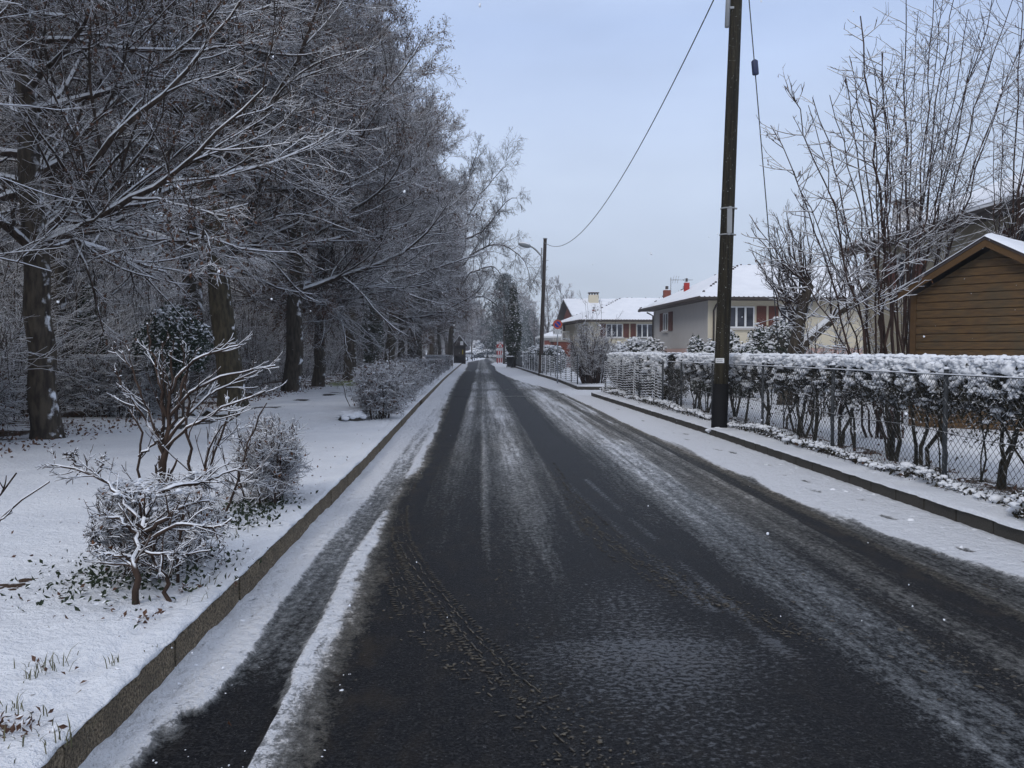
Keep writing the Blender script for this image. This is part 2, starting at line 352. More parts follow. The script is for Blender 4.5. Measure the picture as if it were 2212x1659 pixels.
slush = k.mix(dirt, (0.30, 0.32, 0.335), (0.17, 0.15, 0.115)); snowc = k.mix(k.math('MULTIPLY', dirt, k.rng(cov, .75, 1.15, 1, 0)), SNOWC, (0.36, 0.32, 0.26))
m1 = k.rng(cn, .22, .78); m2 = k.rng(cn, .62, .98)
k.col(k.mix(m2, k.mix(m1, asph, slush), snowc))
wetf = k.math('MULTIPLY', k.rng(k.math('ADD', wet, k.math('MULTIPLY', k.math('SUBTRACT', k.noise(34, 8, stretch=(.8, 1.1, 1), rough=.74), .5), 2.8)), .42, .72), k.rng(cn, .3, .5, 1, 0))
k.rough(k.math('ADD', k.math('MULTIPLY', wetf, -.22), k.math('ADD', k.math('MULTIPLY', m1, .15), .5))); k.spec(k.math('ADD', k.math('MULTIPLY', wetf, .75), .11))
h = k.math('ADD', k.math('MULTIPLY', k.math('MULTIPLY', grain, k.rng(wetf, 0, 1, 1, .3)), .5), k.math('ADD', k.math('MULTIPLY', fine, k.math('MULTIPLY', m1, 1.0)), k.math('MULTIPLY', k.noise(11, 5, rough=.6), k.math('MULTIPLY', m2, 2.2)))); k.bump(h, .035, 1.0)
M['road'] = k.m
grid(XX, YY, zz, 'road', M['road'], {'cover': cv, 'dirt': dt, 'wet': wt})

# the wide ground everything stands on
k = NT('snow_field'); k.col(k.mix(k.noise(.4, 5), (0.70, 0.73, 0.77), SNOWC)); k.rough(.7); k.bump(k.noise(4, 4), .05)
mb = MB(); nx = np.array([-1500, -300, -120, -60, -30, 30, 60, 120, 300, 1500.]); ny = np.array([-300, -60, 0, 60, 120, 250, 400, 700, 3000.])
GX, GY = np.meshgrid(nx, ny); o = grid(GX, GY, GX*0-.08, 'ground', k.m)

# snowy verge on the left: path, leaf litter, a grassy patch
def litter_at(X, Y):
    edge = -6.0-.05*(Y-12)*0+1.2*(fbm(Y*.25, X*.1, 50)-.5)*2
    return sst(.2, -1.6, X-edge)
VZ0 = lambda Y: .15
def verge_z(X, Y):
    d = KXL(Y)-X
    z = .215+.05*(fbm(X*.5, Y*.5, 60, 4)-.5)*sst(0, 1.0, d)+.022*(fbm(X*3.5, Y*3.5, 61, 4)-.5)
    z += .018*(fbm(X*14, Y*14, 62, 3)-.5)+.030*(fbm(X*5.5, Y*5, 67, 3)-.5)
    z += .10*sst(3, 7, d)*fbm(X*.4, Y*.4, 66, 3)+.004*d
    z -= .022*g_(d, .2, .05)*sst(.35, .6, fbm(X*2, Y*1.3, 64))
    z += .16*np.exp(-((X+4.1)/1.1)**2-((Y-5.6)/2.6)**2)*0
    return z
ys = yrows(1.2, 240, .006)
u = np.concatenate([[0, .0, .006, .014, .024, .04], np.linspace(.06, .5, 22), .5+np.cumsum(np.geomspace(.024, 1.6, 90))])
u = u[u < 45]
YY = ys[:, None]+0*u[None]; XX = KXL(ys)[:, None]-u[None]
lip = .026*(fbm(ys*9, ys*0+3, 70, 4))-.006
zz = verge_z(XX, YY)
XX[:, 0] += lip-.012; zz[:, 0] = .189
XX[:, 1] += lip+.004; zz[:, 1] = .197+.006*vn(ys*20, ys*0, 71)
XX[:, 2] += lip*.8; zz[:, 2] -= .010
XX[:, 3] += lip*.5; zz[:, 3] -= .004
pathc = np.interp(YY, [10, 20, 30, 45, 80], [-5.6, -5.2, -4.7, -4.3, -4.0])
grass = .95*np.exp(-(((XX+5.7)/1.3)**2+((YY-37)/4.5)**2)**1.5)+.25*g_(XX, pathc, .5)*(YY > 14)*sst(.5, .65, fbm(XX*1.2, YY*.35, 80))
bare = .9*g_(XX, pathc-.1, .38)*sst(.6, .7, fbm(XX*1.3, YY*.7, 81))*(YY > 14)
lit = litter_at(XX, YY)*.8*sst(.35, .6, fbm(XX*1.4, YY*1.4, 83, 4))
lit = np.maximum(lit, .9*np.exp(-((XX+2.52)/.22)**2-((YY-3.5)/.16)**2)*sst(.4, .5, fbm(XX*9, YY*9, 84)))
lit = np.maximum(lit, .8*np.exp(-((XX+2.75)/.35)**2-((YY-5.1)/.45)**2)*sst(.52, .6, fbm(XX*7, YY*7, 85)))
k = NT('verge_snow'); gr_, ba, li_ = k.attr('grass'), k.attr('bare'), k.attr('litter'); n = k.noise(22, 5); n2 = k.noise(7, 5)
c = k.mix(k.rng(k.noise(1.1, 4), .3, .7), (0.74, 0.765, 0.81), (0.83, 0.85, 0.885))
c = k.mix(k.rng(k.math('ADD', gr_, k.math('SUBTRACT', n, .5)), .5, .75), c, k.mix(n2, (0.10, 0.13, 0.03), (0.32, 0.36, 0.17)))
c = k.mix(k.rng(k.math('ADD', ba, k.math('SUBTRACT', n, .5)), .45, .6), c, (0.035, 0.03, 0.026))
c = k.mix(k.rng(k.math('ADD', li_, k.math('MULTIPLY', k.math('SUBTRACT', n, .5), 1.3)), .5, .62), c, k.mix(k.noise(60, 3), (0.018, 0.012, 0.008), (0.10, 0.055, 0.028)))
k.col(c); k.rough(.68); k.spec(.22); k.bump(k.math('ADD', k.math('MULTIPLY', n, .8), k.math('MULTIPLY', k.noise(90, 3), .3)), .045)
grid(XX[:, ::-1], YY, zz[:, ::-1], 'verge', k.m, {'grass': grass[:, ::-1], 'bare': bare[:, ::-1], 'litter': lit[:, ::-1]})

# left kerb: aggregate concrete blocks with joints
k = NT('aggregate_concrete'); g1 = k.noise(75, 5, rough=.75); g2 = k.noise(6, 4)
vor = k.n('ShaderNodeTexVoronoi'); vor.inputs['Scale'].default_value = 75; k.l(k.geo.outputs['Position'], vor.inputs['Vector'])
c = k.mix(k.rng(g1, .40, .62), (0.06, 0.045, 0.030), (0.33, 0.265, 0.18)); c = k.mix(k.rng(g2, .35, .7, 0, .5), c, (0.07, 0.06, 0.045)); c = k.mix(k.math('MULTIPLY', k.rng(vor.outputs['Distance'], 0, .35, 1, 0), k.rng(k.noise(50, 2), .5, .6)), c, (0.36, 0.33, 0.28))
sz = k.n('ShaderNodeSeparateXYZ'); k.l(k.geo.outputs['Position'], sz.inputs[0])
c = k.mix(k.rng(k.math('ADD', sz.outputs['Z'], k.math('MULTIPLY', g2, .08)), .05, .09, .75, 0), c, (0.03, 0.027, 0.022))
k.col(c); k.rough(.85); k.spec(.2); k.bump(k.math('ADD', g1, k.math('MULTIPLY', vor.outputs['Distance'], .7)), .008); M['kerb'] = k.m
def kerb_blocks(name, fx, y0, y1, L, w, h, side, mat, skip=()):
    mb = MB(); y = y0
    while y < y1:
        yb = min(y+L-.02, y1)
        if not any(a <= y <= b for a, b in skip):
            xa, xb = float(fx(y)), float(fx(yb)); jx = .006*math.sin(y*13)*side; xa += jx; xb += jx*.3; s = side; c = .018; dz = .006*math.sin(y*7)
            prof = [(0, -.1), (0, h-c), (c*.35, h-c*.3), (c, h), (w, h), (w, -.1)]
            v = [(xa+s*p, y, q+dz*(q > 0)) for p, q in prof]+[(xb+s*p, yb, q+dz*(q > 0)) for p, q in prof]; n = len(prof)
            mb.add(v, [(i, i+1, n+i+1, n+i) for i in range(n-1)], 0); mb.add(v, [tuple(range(n))], 0); mb.add(v, [tuple(range(n, 2*n))], 0)
        y += L
    return struct(mb.build(name, mat))
kerb_blocks('kerb_left', KXL, .8, 150, 1.1, .16, .19, -1, M['kerb'], skip=((23.0, 24.6),))
k = NT('old_concrete'); g1 = k.noise(70, 4); k.col(k.mix(g1, (0.018, 0.016, 0.014), (0.075, 0.068, 0.055))); k.rough(.8); k.bump(g1, .012); M['kerbdark'] = k.m
kerb_blocks('kerb_right', KXR, 2.0, 29.6, .55, .14, .155, 1, M['kerbdark'])
mb = MB()
FARK = [(7.6, 34.2), (4.8, 34.1), (4.02, 34.4), (4.07, 43), (3.94, 50), (3.82, 56), (3.45, 85), (3.22, 118)]
def wallstrip(mb, pts, w, z0, z1, m=0):
    for (xa, ya), (xb, yb) in zip(pts[:-1], pts[1:]):
        d = np.array([xb-xa, yb-ya]); L = np.hypot(*d); d = d/L; n = np.array([d[1], -d[0]])*w
        mb.prism([(xa, ya, z0), (xb, yb, z0), (xb+n[0], yb+n[1], z0), (xa+n[0], ya+n[1], z0)], (0, 0, z1-z0), m)
wallstrip(mb, FARK, .14, -.1, .16); mb2 = MB(); wallstrip(mb2, FARK, .13, .164, .205); struct(mb.build('kerb_far', M['kerbdark']))
struct(mb2.build('kerb_snow', M['snow']))

# snowy strip and gardens on the right
ys = yrows(1.5, 120, .007)
u = np.concatenate([[0, 0, .008, .018, .03], np.linspace(.05, .9, 34), .9+np.cumsum(np.geomspace(.04, 2.4, 60))]); u = u[u < 42]
YY = ys[:, None]+0*u[None]; base = np.where(ys < 29.6, KXR(ys), np.where(ys < 34.6, 7.2, KXR(ys)+.12)); XX = base[:, None]+u[None]
zz = .178+.035*(fbm(XX*1.1, YY*1.1, 90, 3)-.5)+.022*(fbm(XX*6, YY*5, 91, 4)-.5)+.05*sst(.25, .8, u)[None]*fbm(XX*.8, YY*.8, 93)+.012*(fbm(XX*15, YY*13, 95, 3)-.5)
lip = .06*fbm(ys*7, ys*0, 92, 4)-.016
XX[:, 0] += lip-.01; zz[:, 0] = .150; XX[:, 1] += -lip; zz[:, 1] = .162; XX[:, 2] -= lip*.7; zz[:, 2] -= .008; XX[:, 3] -= lip*.3
XX[:, 0] -= 2*lip
hl = .75*g_(XX, KXR(YY)+.95, .38)*sst(.42, .58, fbm(XX*2.5, YY*2.5, 96))*(YY < 30)
hl = np.maximum(hl, .8*g_(XX, KXR(YY)+.5, .13)*sst(.4, .6, fbm(XX*4, YY*4, 97))*(YY < 30))
grid(XX, YY, zz, 'garden_lawn', bpy.data.materials['verge_snow'], {'grass': hl*.4, 'bare': hl*0, 'litter': hl})

# loose slush: lug prints of turning tyres, crumbs and clumps
rng = np.random.RandomState(3)
k = NT('loose_slush'); k.col(k.mix(k.rng(k.noise(9, 3), .3, .7), (0.022, 0.018, 0.013), (0.095, 0.082, 0.06))); k.rough(.5); k.bump(k.noise(80, 3), .006); M['slush'] = k.m
def dpath(pts): return np.array([gr(x*.46293, y*.46293)[:2] for x, y in pts])
def resample(p, ds):
    q = np.vstack([p]); t = np.linspace(0, 1, len(p)); tt = np.linspace(0, 1, 200)
    # smooth through points (Catmull-Rom)
    out = []
    for i in range(len(p)-1):
        p0 = p[max(i-1, 0)]; p1 = p[i]; p2 = p[i+1]; p3 = p[min(i+2, len(p)-1)]
        for s in np.linspace(0, 1, 60, endpoint=False):
            out.append(.5*((2*p1)+(-p0+p2)*s+(2*p0-5*p1+4*p2-p3)*s*s+(-p0+3*p1-3*p2+p3)*s**3))
    out = np.array(out); L = np.r_[0, np.cumsum(np.hypot(*np.diff(out, axis=0).T))]; s = np.arange(0, L[-1], ds)
    P = np.stack([np.interp(s, L, out[:, i]) for i in (0, 1)], 1); T = np.gradient(P, axis=0); T /= np.hypot(*T.T)[:, None]+1e-9
    return s, P, T
mb = MB()
def treads(pts, width=.17, pitch=.045, dens=1.0, size=1.0):
    s, P, T = resample(dpath(pts), pitch); Nn = np.stack([T[:, 1], -T[:, 0]], 1)
    d = sst(.3, .62, vn(s*1.1, s*0, 5)*.9+.1)
    for off, w_, ang, pr in ((-.075, .032, .5, .95), (-.03, .02, 1.5, .55), (.03, .02, -1.5, .55), (.075, .032, -.5, .95)):
        keep = rng.rand(len(s)) < pr*dens*(.25+.9*d)
        for i in np.where(keep)[0]:
            c = P[i]+Nn[i]*(off*width/.17+rng.normal()*.006); a = math.atan2(T[i, 1], T[i, 0])+PI/2+ang*.6+rng.normal()*.15
            if abs(ang) > 1: a = math.atan2(T[i, 1], T[i, 0])+rng.normal()*.05; w2 = pitch*.85
            else: w2 = w_*rng.uniform(.6, 1.1)
            v, f = ICO0; V = v*(1+.3*(rng.rand(12, 1)-.5))*np.array([w2*.8, .0055*size*rng.uniform(.7, 1.3), .0032*size*rng.uniform(.6, 1.3)])
            X = V[:, 0]*math.cos(a)-V[:, 1]*math.sin(a)+c[0]; Y = V[:, 0]*math.sin(a)+V[:, 1]*math.cos(a)+c[1]
            mb.add(np.stack([X, Y, V[:, 2]+.004], -1), f, 0, True)
treads([(965, 880), (915, 985), (872, 1075), (865, 1150), (900, 1225), (965, 1310), (1040, 1400), (1130, 1480), (1200, 1530)])
treads([(940, 930), (868, 1030), (832, 1100), (838, 1180), (862, 1260), (905, 1350), (985, 1420), (1075, 1500), (1240, 1640)], dens=.9)
treads([(1185, 1000), (1225, 1060), (1290, 1130), (1370, 1190), (1480, 1260), (1600, 1310), (1760, 1390)], dens=.6, size=.9)
treads([(1195, 1030), (1250, 1110), (1310, 1180), (1400, 1240), (1540, 1310)], dens=.5, size=.9)
def crumbs(pts, n, spread, size):
    s, P, T = resample(dpath(pts), .01); i = rng.randint(0, len(s), n); c = P[i]+rng.normal(size=(n, 2))*spread*.5
    sz = size*.55*rng.lognormal(0, .45, n)
    v = np.stack([sz*1.8, sz, sz*.42], 1); blobs(mb, np.c_[c, sz*.3], v, rng, 0, ICO0, rough=.5)
crumbs([(900, 1280), (1000, 1400), (1120, 1480), (1210, 1560), (1330, 1690)], 560, .22, .008)
crumbs([(870, 1090), (850, 1180), (900, 1280)], 160, .14, .008)
crumbs([(1050, 1150), (1080, 1250), (1150, 1380)], 160, .07, .007)
crumbs([(1230, 1090), (1330, 1190), (1500, 1280), (1750, 1380)], 600, .12, .007)
crumbs([(1560, 1180), (1850, 1320), (2200, 1490)], 600, .2, .008)
crumbs([(1560, 960), (1800, 1080), (2200, 1300)], 900, .10, .010)
crumbs([(1700, 1300), (1900, 1400), (2200, 1580)], 700, .3, .007)
crumbs([(620, 1640), (760, 1380), (825, 1200)], 500, .10, .007)
stuff(mb.build('loose_slush', M['slush']), 'brown crumbs and tyre prints of slush on the wet asphalt', 'slush')
mb = MB()
s, P, T = resample(np.array([[float(KXL(y)), y] for y in np.linspace(2.8, 20, 12)]), .01)
i = rng.randint(0, len(s), 420); y = P[i, 1]; x = KXL(y)+np.abs(rng.normal(size=420))*.05+.015; sz = .011*rng.lognormal(0, .4, 420)
blobs(mb, np.c_[x, y, np.full(420, .018)], sz, rng, 0, ICO1, rough=.4)
i = 500; y = rng.uniform(5, 22, i)**1.0; x = KXR(y)-.03-np.abs(rng.normal(size=i))*.22; sz = .014*rng.lognormal(0, .4, i); blobs(mb, np.c_[x, y, np.full(i, .018)], sz, rng, 0, ICO1, rough=.4)
n = 110; y = rng.uniform(3.1, 4.3, n); x = rng.uniform(-1.42, -.62, n); sz = .004*rng.lognormal(0, .3, n); kp = vn(x*7, y*4, 8) > .48
blobs(mb, np.c_[x, y, np.full(n, .003)][kp], sz[kp], rng, 0, ICO1, rough=.4)
stuff(mb.build('snow_crumbs', M['snow']), 'small lumps of fresh snow lying along both kerbs', 'snow')
# ------------------------------------------------------------------ tree builder
def spawn(P, R, n, tr, lr, ang, K, rng, up=0.0, flat=1.0, rs=.55, wig=.12, tip=.3, Labs=None, tpow=1.0, taper=.55, az=None, rmin=.0025):
    """n children on every branch of P; returns their polylines and radii"""
    N = len(P); Kp = P.shape[1]; idx = np.repeat(np.arange(N), n); Mn = len(idx)
    t = tr[0]+(tr[1]-tr[0])*rng.rand(Mn)**tpow
    f = t*(Kp-1); i0 = np.minimum(f.astype(int), Kp-2); a = (f-i0)[:, None]
    p = P[idx, i0]*(1-a)+P[idx, i0+1]*a; T = P[idx, i0+1]-P[idx, i0]; T /= np.linalg.norm(T, axis=1, keepdims=True)+1e-9
    rp = R[idx, i0]*(1-a[:, 0])+R[idx, i0+1]*a[:, 0]
    Lp = np.linalg.norm(np.diff(P, axis=1), axis=2).sum(1)[idx]
    r = rng.normal(size=(Mn, 3)); r[:, 2] *= flat
    if az is not None: r[:, 0] += az[0]; r[:, 1] += az[1]
    q = r-(r*T).sum(1, keepdims=True)*T; q /= np.linalg.norm(q, axis=1, keepdims=True)+1e-9
    an = rng.normal(ang[0], ang[1], Mn)[:, None]
    d = T*np.cos(an)+q*np.sin(an)
    L = (Labs if Labs is not None else 1)*rng.uniform(lr[0], lr[1], Mn)*(1 if Labs is not None else Lp)*(1-taper*t)
    st = (L/(K-1))[:, None]; out = np.empty((Mn, K, 3)); out[:, 0] = p
    for k in range(1, K):
        out[:, k] = out[:, k-1]+d*st
        d = d+rng.normal(size=(Mn, 3))*wig; d[:, 2] += up*(k if up > 0 else 1)/K*1.6
        d /= np.linalg.norm(d, axis=1, keepdims=True)
    r0 = np.maximum(rp*rs, rmin)
    return out, r0[:, None]*np.linspace(1, tip, K)[None]
def trunk_line(pts, r0, r1, K, rng, wig=.0):
    pts = np.array(pts, float); L = np.r_[0, np.cumsum(np.linalg.norm(np.diff(pts, axis=0), axis=1))]; s = np.linspace(0, L[-1], K)
    P = np.stack([np.interp(s, L, pts[:, i]) for i in range(3)], 1); P[1:] += rng.normal(size=(K-1, 3))*wig*np.array([1, 1, 0])
    R = np.interp(s/L[-1], [0, .03, .08, .5, 1], [r0*1.45, r0*1.12, r0, lerp(r0, r1, .45), r1])
    return P[None], R[None]
def snow_ridges(mb, P, R, m, thick=1.0, sides=5, steep=.85):
    """a white rope of snow lying on the upper side of each branch that is not too steep"""
    D = P[:, -1]-P[:, 0]; s = np.abs(D[:, 2])/(np.linalg.norm(D, axis=1)+1e-9); ok = s < steep
    if not ok.any(): return
    P2 = P[ok].copy(); R2 = R[ok]; P2[..., 2] += R2*.75+.002
    tubes(mb, P2, np.maximum(R2*.95*thick, .003*thick), sides, m)
def blobby_trunk(mb, P, R, sides, m, seed, amp=.08):
    n0 = mb.n; tubes(mb, P, R, sides, m); v = mb.v[-1]; c = np.repeat(P.reshape(-1, 3), sides, 0)
    d = v-c; ang = np.arctan2(d[:, 1], d[:, 0])
    mb.v[-1] = c+d*(1+amp*2*(fbm(np.cos(ang)*1.6+5, v[:, 2]*.7+np.sin(ang)*1.6, seed, 3)-.5)+.16*np.exp(-np.maximum(v[:, 2]-P[0, 0, 2], 0)/.35)*np.cos(ang*5+seed))[:, None]
def make_tree(name, seed, H, r0, lean=(0, 0), n1=24, n2=12, n3=9, n4=5, crown0=.14, spread=.42, up=.09, flatv=.4, leafn=0, leafsize=.075,
              mats=('bark', 'twig', 'deadleaf'), l1ang=(1.3, .28), droop=None, twigr=.0065, r3=.0085, az=None, l1r=.38, ivy=0, leafz=(0, 99)):
    rng = np.random.RandomState(seed)
    root = empty(name)
    P0, R0 = trunk_line([(0, 0, -.3), (lean[0]*.12, lean[1]*.12, H*.12), (lean[0]*.35, lean[1]*.35, H*.34), (lean[0]*.8, lean[1]*.8, H*.7), (lean[0], lean[1], H)], r0, r0*.15, 22, rng, .03)
    mb = MB(); blobby_trunk(mb, P0, R0, 20, 0, seed)
    rs = np.random.RandomState(seed+5)
    mb.build('trunk', M[mats[0]], root)
    P1, R1 = spawn(P0, R0, n1, (crown0, .98), (spread*.75, spread*1.2), l1ang, 12, rng, up=up, flat=.4, rs=l1r, wig=.13, tip=.18, taper=.62, az=az)
    P2, R2 = spawn(P1, R1, n2, (.12, 1), (.30, .62), (.8, .2), 7, rng, up=up*.5, flat=flatv, rs=.5, wig=.12, tip=.35, taper=.5, rmin=.011)
    P3, R3 = spawn(P2, R2, n3, (.1, 1), (.3, .65), (.75, .22), 5, rng, up=up*.35, flat=flatv, rs=.5, wig=.13, tip=.5, taper=.5, rmin=r3)
    P4, R4 = spawn(P3, R3, n4, (.1, 1), (.35, .8), (.7, .25), 4, rng, up=up*.3, flat=flatv+.2, rs=.6, wig=.15, tip=.5, taper=.4, rmin=twigr)
    if droop:
        for P in (P3, P4): P[..., 2] -= 0
    mb = MB()
    tubes(mb, P1, R1, 7, 0); tubes(mb, P2, R2, 4, 0); tubes(mb, P3, R3, 3, 0); tubes(mb, P4, R4, 3, 0)
    snow_ridges(mb, P1, R1, 1, .85); snow_ridges(mb, P2, R2*1.0, 1, .9, 4)
    mb.build('crown', [M[mats[1]], M['snow']], root)
    if leafn:
        allp = np.concatenate([P4[:, -1], P4[:, 2], P3[:, -1]]); allp = allp[(allp[:, 2] > leafz[0]) & (allp[:, 2] < leafz[1])]
        cl = vn(allp[:, 0]*.6+allp[:, 2]*.5, allp[:, 1]*.6, seed); allp = allp[cl > .45]
        if len(allp):
            c = allp[rng.randint(0, len(allp), leafn)]+rng.normal(size=(leafn, 3))*.05
            mb = MB(); leaves(mb, c, leafsize, rng, 0, .5); mb.build('dead_leaves', M[mats[2]], root)
    return root

MIR = np.random.RandomState(11)
WOODG = 'bare snow-dusted trees deep in the wood'
ROWG = 'beech trees lining the left side of the street'
beech = [make_tree('beech_tree', 1, 15, .26, (-.6, .4), n1=50, n2=14, n3=10, n4=6, crown0=.26, spread=.44, leafn=15000),
         make_tree('beech_tree', 2, 17, .29, (.8, -.5), n1=50, n2=14, n3=10, n4=6, crown0=.21, spread=.42, leafn=18000, up=.13),
         make_tree('beech_tree', 3, 14, .24, (.3, .9), n1=48, n2=14, n3=10, n4=6, crown0=.22, spread=.47, up=.06, leafn=18000, leafz=(0, 7)),
         make_tree('beech_tree', 4, 16, .31, (-1.6, .2), n1=48, n2=14, n3=10, n4=6, crown0=.34, spread=.45, leafn=13000, mats=('mossy', 'twig', 'deadleaf'))]
used = [False]*4
def beech_at(kind, loc, rz, sc, label, group=ROWG):
    o = beech[kind]
    if not used[kind]:
        used[kind] = True; o.location = loc; o.rotation_euler = (0, 0, rz); o.scale = (sc, sc, sc); return tag(o, label, 'tree', group)
    return copy_tree(o, loc, rz, sc, label, group)
row = [  # kind, x, y, turn, scale, label
 (0, -6.75, 13.1, 2.0, .80, 'straight trunk at the far left, nearest tree rising from the snow edge'),
 (3, -6.2, 21.0, 0.0, 1.0, 'thick mossy trunk leaning left behind the tall bare sapling, snow on its bark'),
 (1, -6.55, 28.8, 1.2, 1.0, 'stout upright trunk standing at the snow edge just left of the grassy patch'),
 (2, -6.4, 33.0, 4.0, .95, 'trunk among rusty leaves directly right of the stout upright trunk'),
 (0, -6.3, 40.0, 5.1, 1.15, 'trunk beside the path just past the grassy patch'),
 (1, -6.1, 47.0, 2.6, 1.12, 'leaning dark trunk above the clipped bushes halfway down the street'),
 (3, -5.9, 53.0, 3.9, 1.05, 'stout grey trunk second in the tight group halfway down the street'),
 (2, -5.6, 59.0, .4, 1.1, 'stout grey trunk third in the tight group halfway down the street'),
 (0, -5.4, 66.0, 3.3, 1.05, 'trunk at the right end of the tight group halfway down the street'),
 (1, -6.2, 74.0, 4.4, .8, 'slim trunk behind the clipped hedge just left of the sprawling tree'),
 (0, -10.2, 20.0, 4.4, 1.1, 'very dark trunk standing behind and right of the pale straight trunk'),
 (1, -8.6, 25.2, 5.6, 1.08, 'tall dark trunk directly behind the leaning mossy trunk'),
 (1, -5.2, 90, 2.9, 1.05, 'full dark tree crown filling the space behind the old tree with crooked arms'),
 (3, -4.6, 62, 1.9, .72, 'low spreading tree whose twigs hang over the kerb before the sprawling tree'),
]
for kd, x, y, rz, sc, lb in row: beech_at(kd, (x, y, .1), rz, sc, lb)
deep = []
for k in range(900):
    x, y = MIR.uniform(-46, -9.5), MIR.uniform(11, 170)
    if all((x-a)**2+(y-b)**2 > 15 for a, b in deep) and (x/y < -.085) and x/y > -.95: deep.append((x, y))
    if len(deep) >= 56: break
for k, (x, y) in enumerate(deep):
    beech_at(int(MIR.randint(4)), (x, y, .1), MIR.uniform(0, 6.28), MIR.uniform(.85, 1.15), 'bare snow-dusted tree in the wood behind the row at the street', WOODG)

for k, (x, y) in enumerate([(-4.8, 98), (-6.5, 112), (-5.2, 128), (-8, 145), (-9, 165), (-12, 190), (-16, 232), (-10, 240), (-5, 236), (0, 244), (5.5, 240), (10, 236), (-2, 252), (14, 246), (7, 256)]):
    beech_at(k % 4, (x, y, .1), k*1.3, .95+.1*(k % 3), 'bare snow-dusted tree far off around the bend of the street', 'bare trees far off at the bend')
# the sprawling tree whose arms show against the sky
def sprawling_tree():
    rng = np.random.RandomState(21); root = empty('oak_tree', (-3.1, 82, .1))
    P0, R0 = trunk_line([(0, 0, -.3), (.25, 0, 4), (.9, 0, 9), (1.6, 0, 13)], .5, .26, 20, rng, .02)
    arms = [[(1.0, 0, 9.5), (3.2, -.5, 12.5), (4.8, -.4, 12.9), (6.6, .2, 13.6), (8.0, .3, 12.8), (8.6, 0, 11.0)],
            [(1.6, 0, 13), (2.6, 0, 17), (3.0, .5, 20), (5.0, .6, 23), (7.5, .4, 25.5), (9.4, .2, 27.0)],
            [(1.3, 0, 12), (.2, .4, 16.5), (-.6, .3, 21), (-1.0, 0, 25), (-2.6, 0, 28)],
            [(2.6, 0, 17), (5.0, .2, 17.8), (7.6, .6, 20.5), (9.6, .6, 22.5), (10.6, .2, 22.5)],
            [(1.6, 0, 13), (3.9, .2, 15.2), (6.5, .4, 16.4), (9.4, .2, 16.2), (12.0, -.2, 14.0), (12.8, 0, 11.5)],
            [(.5, 0, 7), (2.6, -.8, 9.0), (5.2, -1, 9.4), (7.6, -.8, 8.2), (9.0, -.6, 6.4)],
            [(3.0, .5, 20), (2.6, 0, 23), (3.4, 0, 26), (4.6, 0, 29)], [(.8, 0, 9), (-1.4, 0, 12), (-3.8, 0, 14), (-6, 0, 15)],
            [(.2, .4, 16.5), (-2.4, 0, 19), (-4.4, 0, 21), (-6, 0, 24)]]
    A = []; RA = []
    for a in arms:
        p, r = trunk_line(a, .15, .045, 12, rng, .14); r = np.linspace(.16, .04, 12)[None]; A.append(p); RA.append(r)
    A = np.concatenate(A); RA = np.concatenate(RA)
    mb = MB(); blobby_trunk(mb, P0, R0, 16, 0, 3); mb.build('trunk', M['bark'], root)
    mb = MB(); tubes(mb, A, RA, 6, 0)
    P2, R2 = spawn(A, RA, 24, (.1, 1), (.22, .42), (.9, .25), 8, rng, up=-.05, flat=.8, rs=.5, wig=.2, tip=.3, rmin=.02, taper=.3)
    P3, R3 = spawn(P2, R2, 12, (.1, 1), (.35, .7), (.8, .25), 6, rng, up=-.12, flat=.8, rs=.5, wig=.2, tip=.4, rmin=.018)
    P4, R4 = spawn(P3, R3, 8, (.1, 1), (.4, .9), (.7, .25), 4, rng, up=-.2, flat=1, rs=.6, wig=.2, tip=.5, rmin=.014)
    for p, r, s in ((P2, R2, 4), (P3, R3, 3), (P4, R4, 3)): tubes(mb, p, r, s, 0)
    snow_ridges(mb, A, RA, 1, .6); mb.build('crown', [M['oaktwig'], M['snow']], root)
    c = A[:5].reshape(-1, 3)[rng.randint(0, 60, 1500)]*np.array([1, 1, .55])+rng.normal(size=(1500, 3))*np.array([1.6, 1.6, 1.6]); 
    tag(root, 'old tree with crooked arms outlined against the sky at the end of the left row', 'tree'); root.scale = (.62, .78, .74)
sprawling_tree()
t = make_tree('beech_tree', 7, 10.5, .2, (.3, .2), n1=56, n2=13, n3=9, n4=4, crown0=.26, spread=.55, leafn=1200, up=.14, l1r=.24, twigr=.0035, r3=.005, az=(.9, .5)); t.location = (-8.6, 8.6, .1)
tag(t, 'tree at the left photo edge whose snowy boughs sweep across the top left corner', 'tree', ROWG)

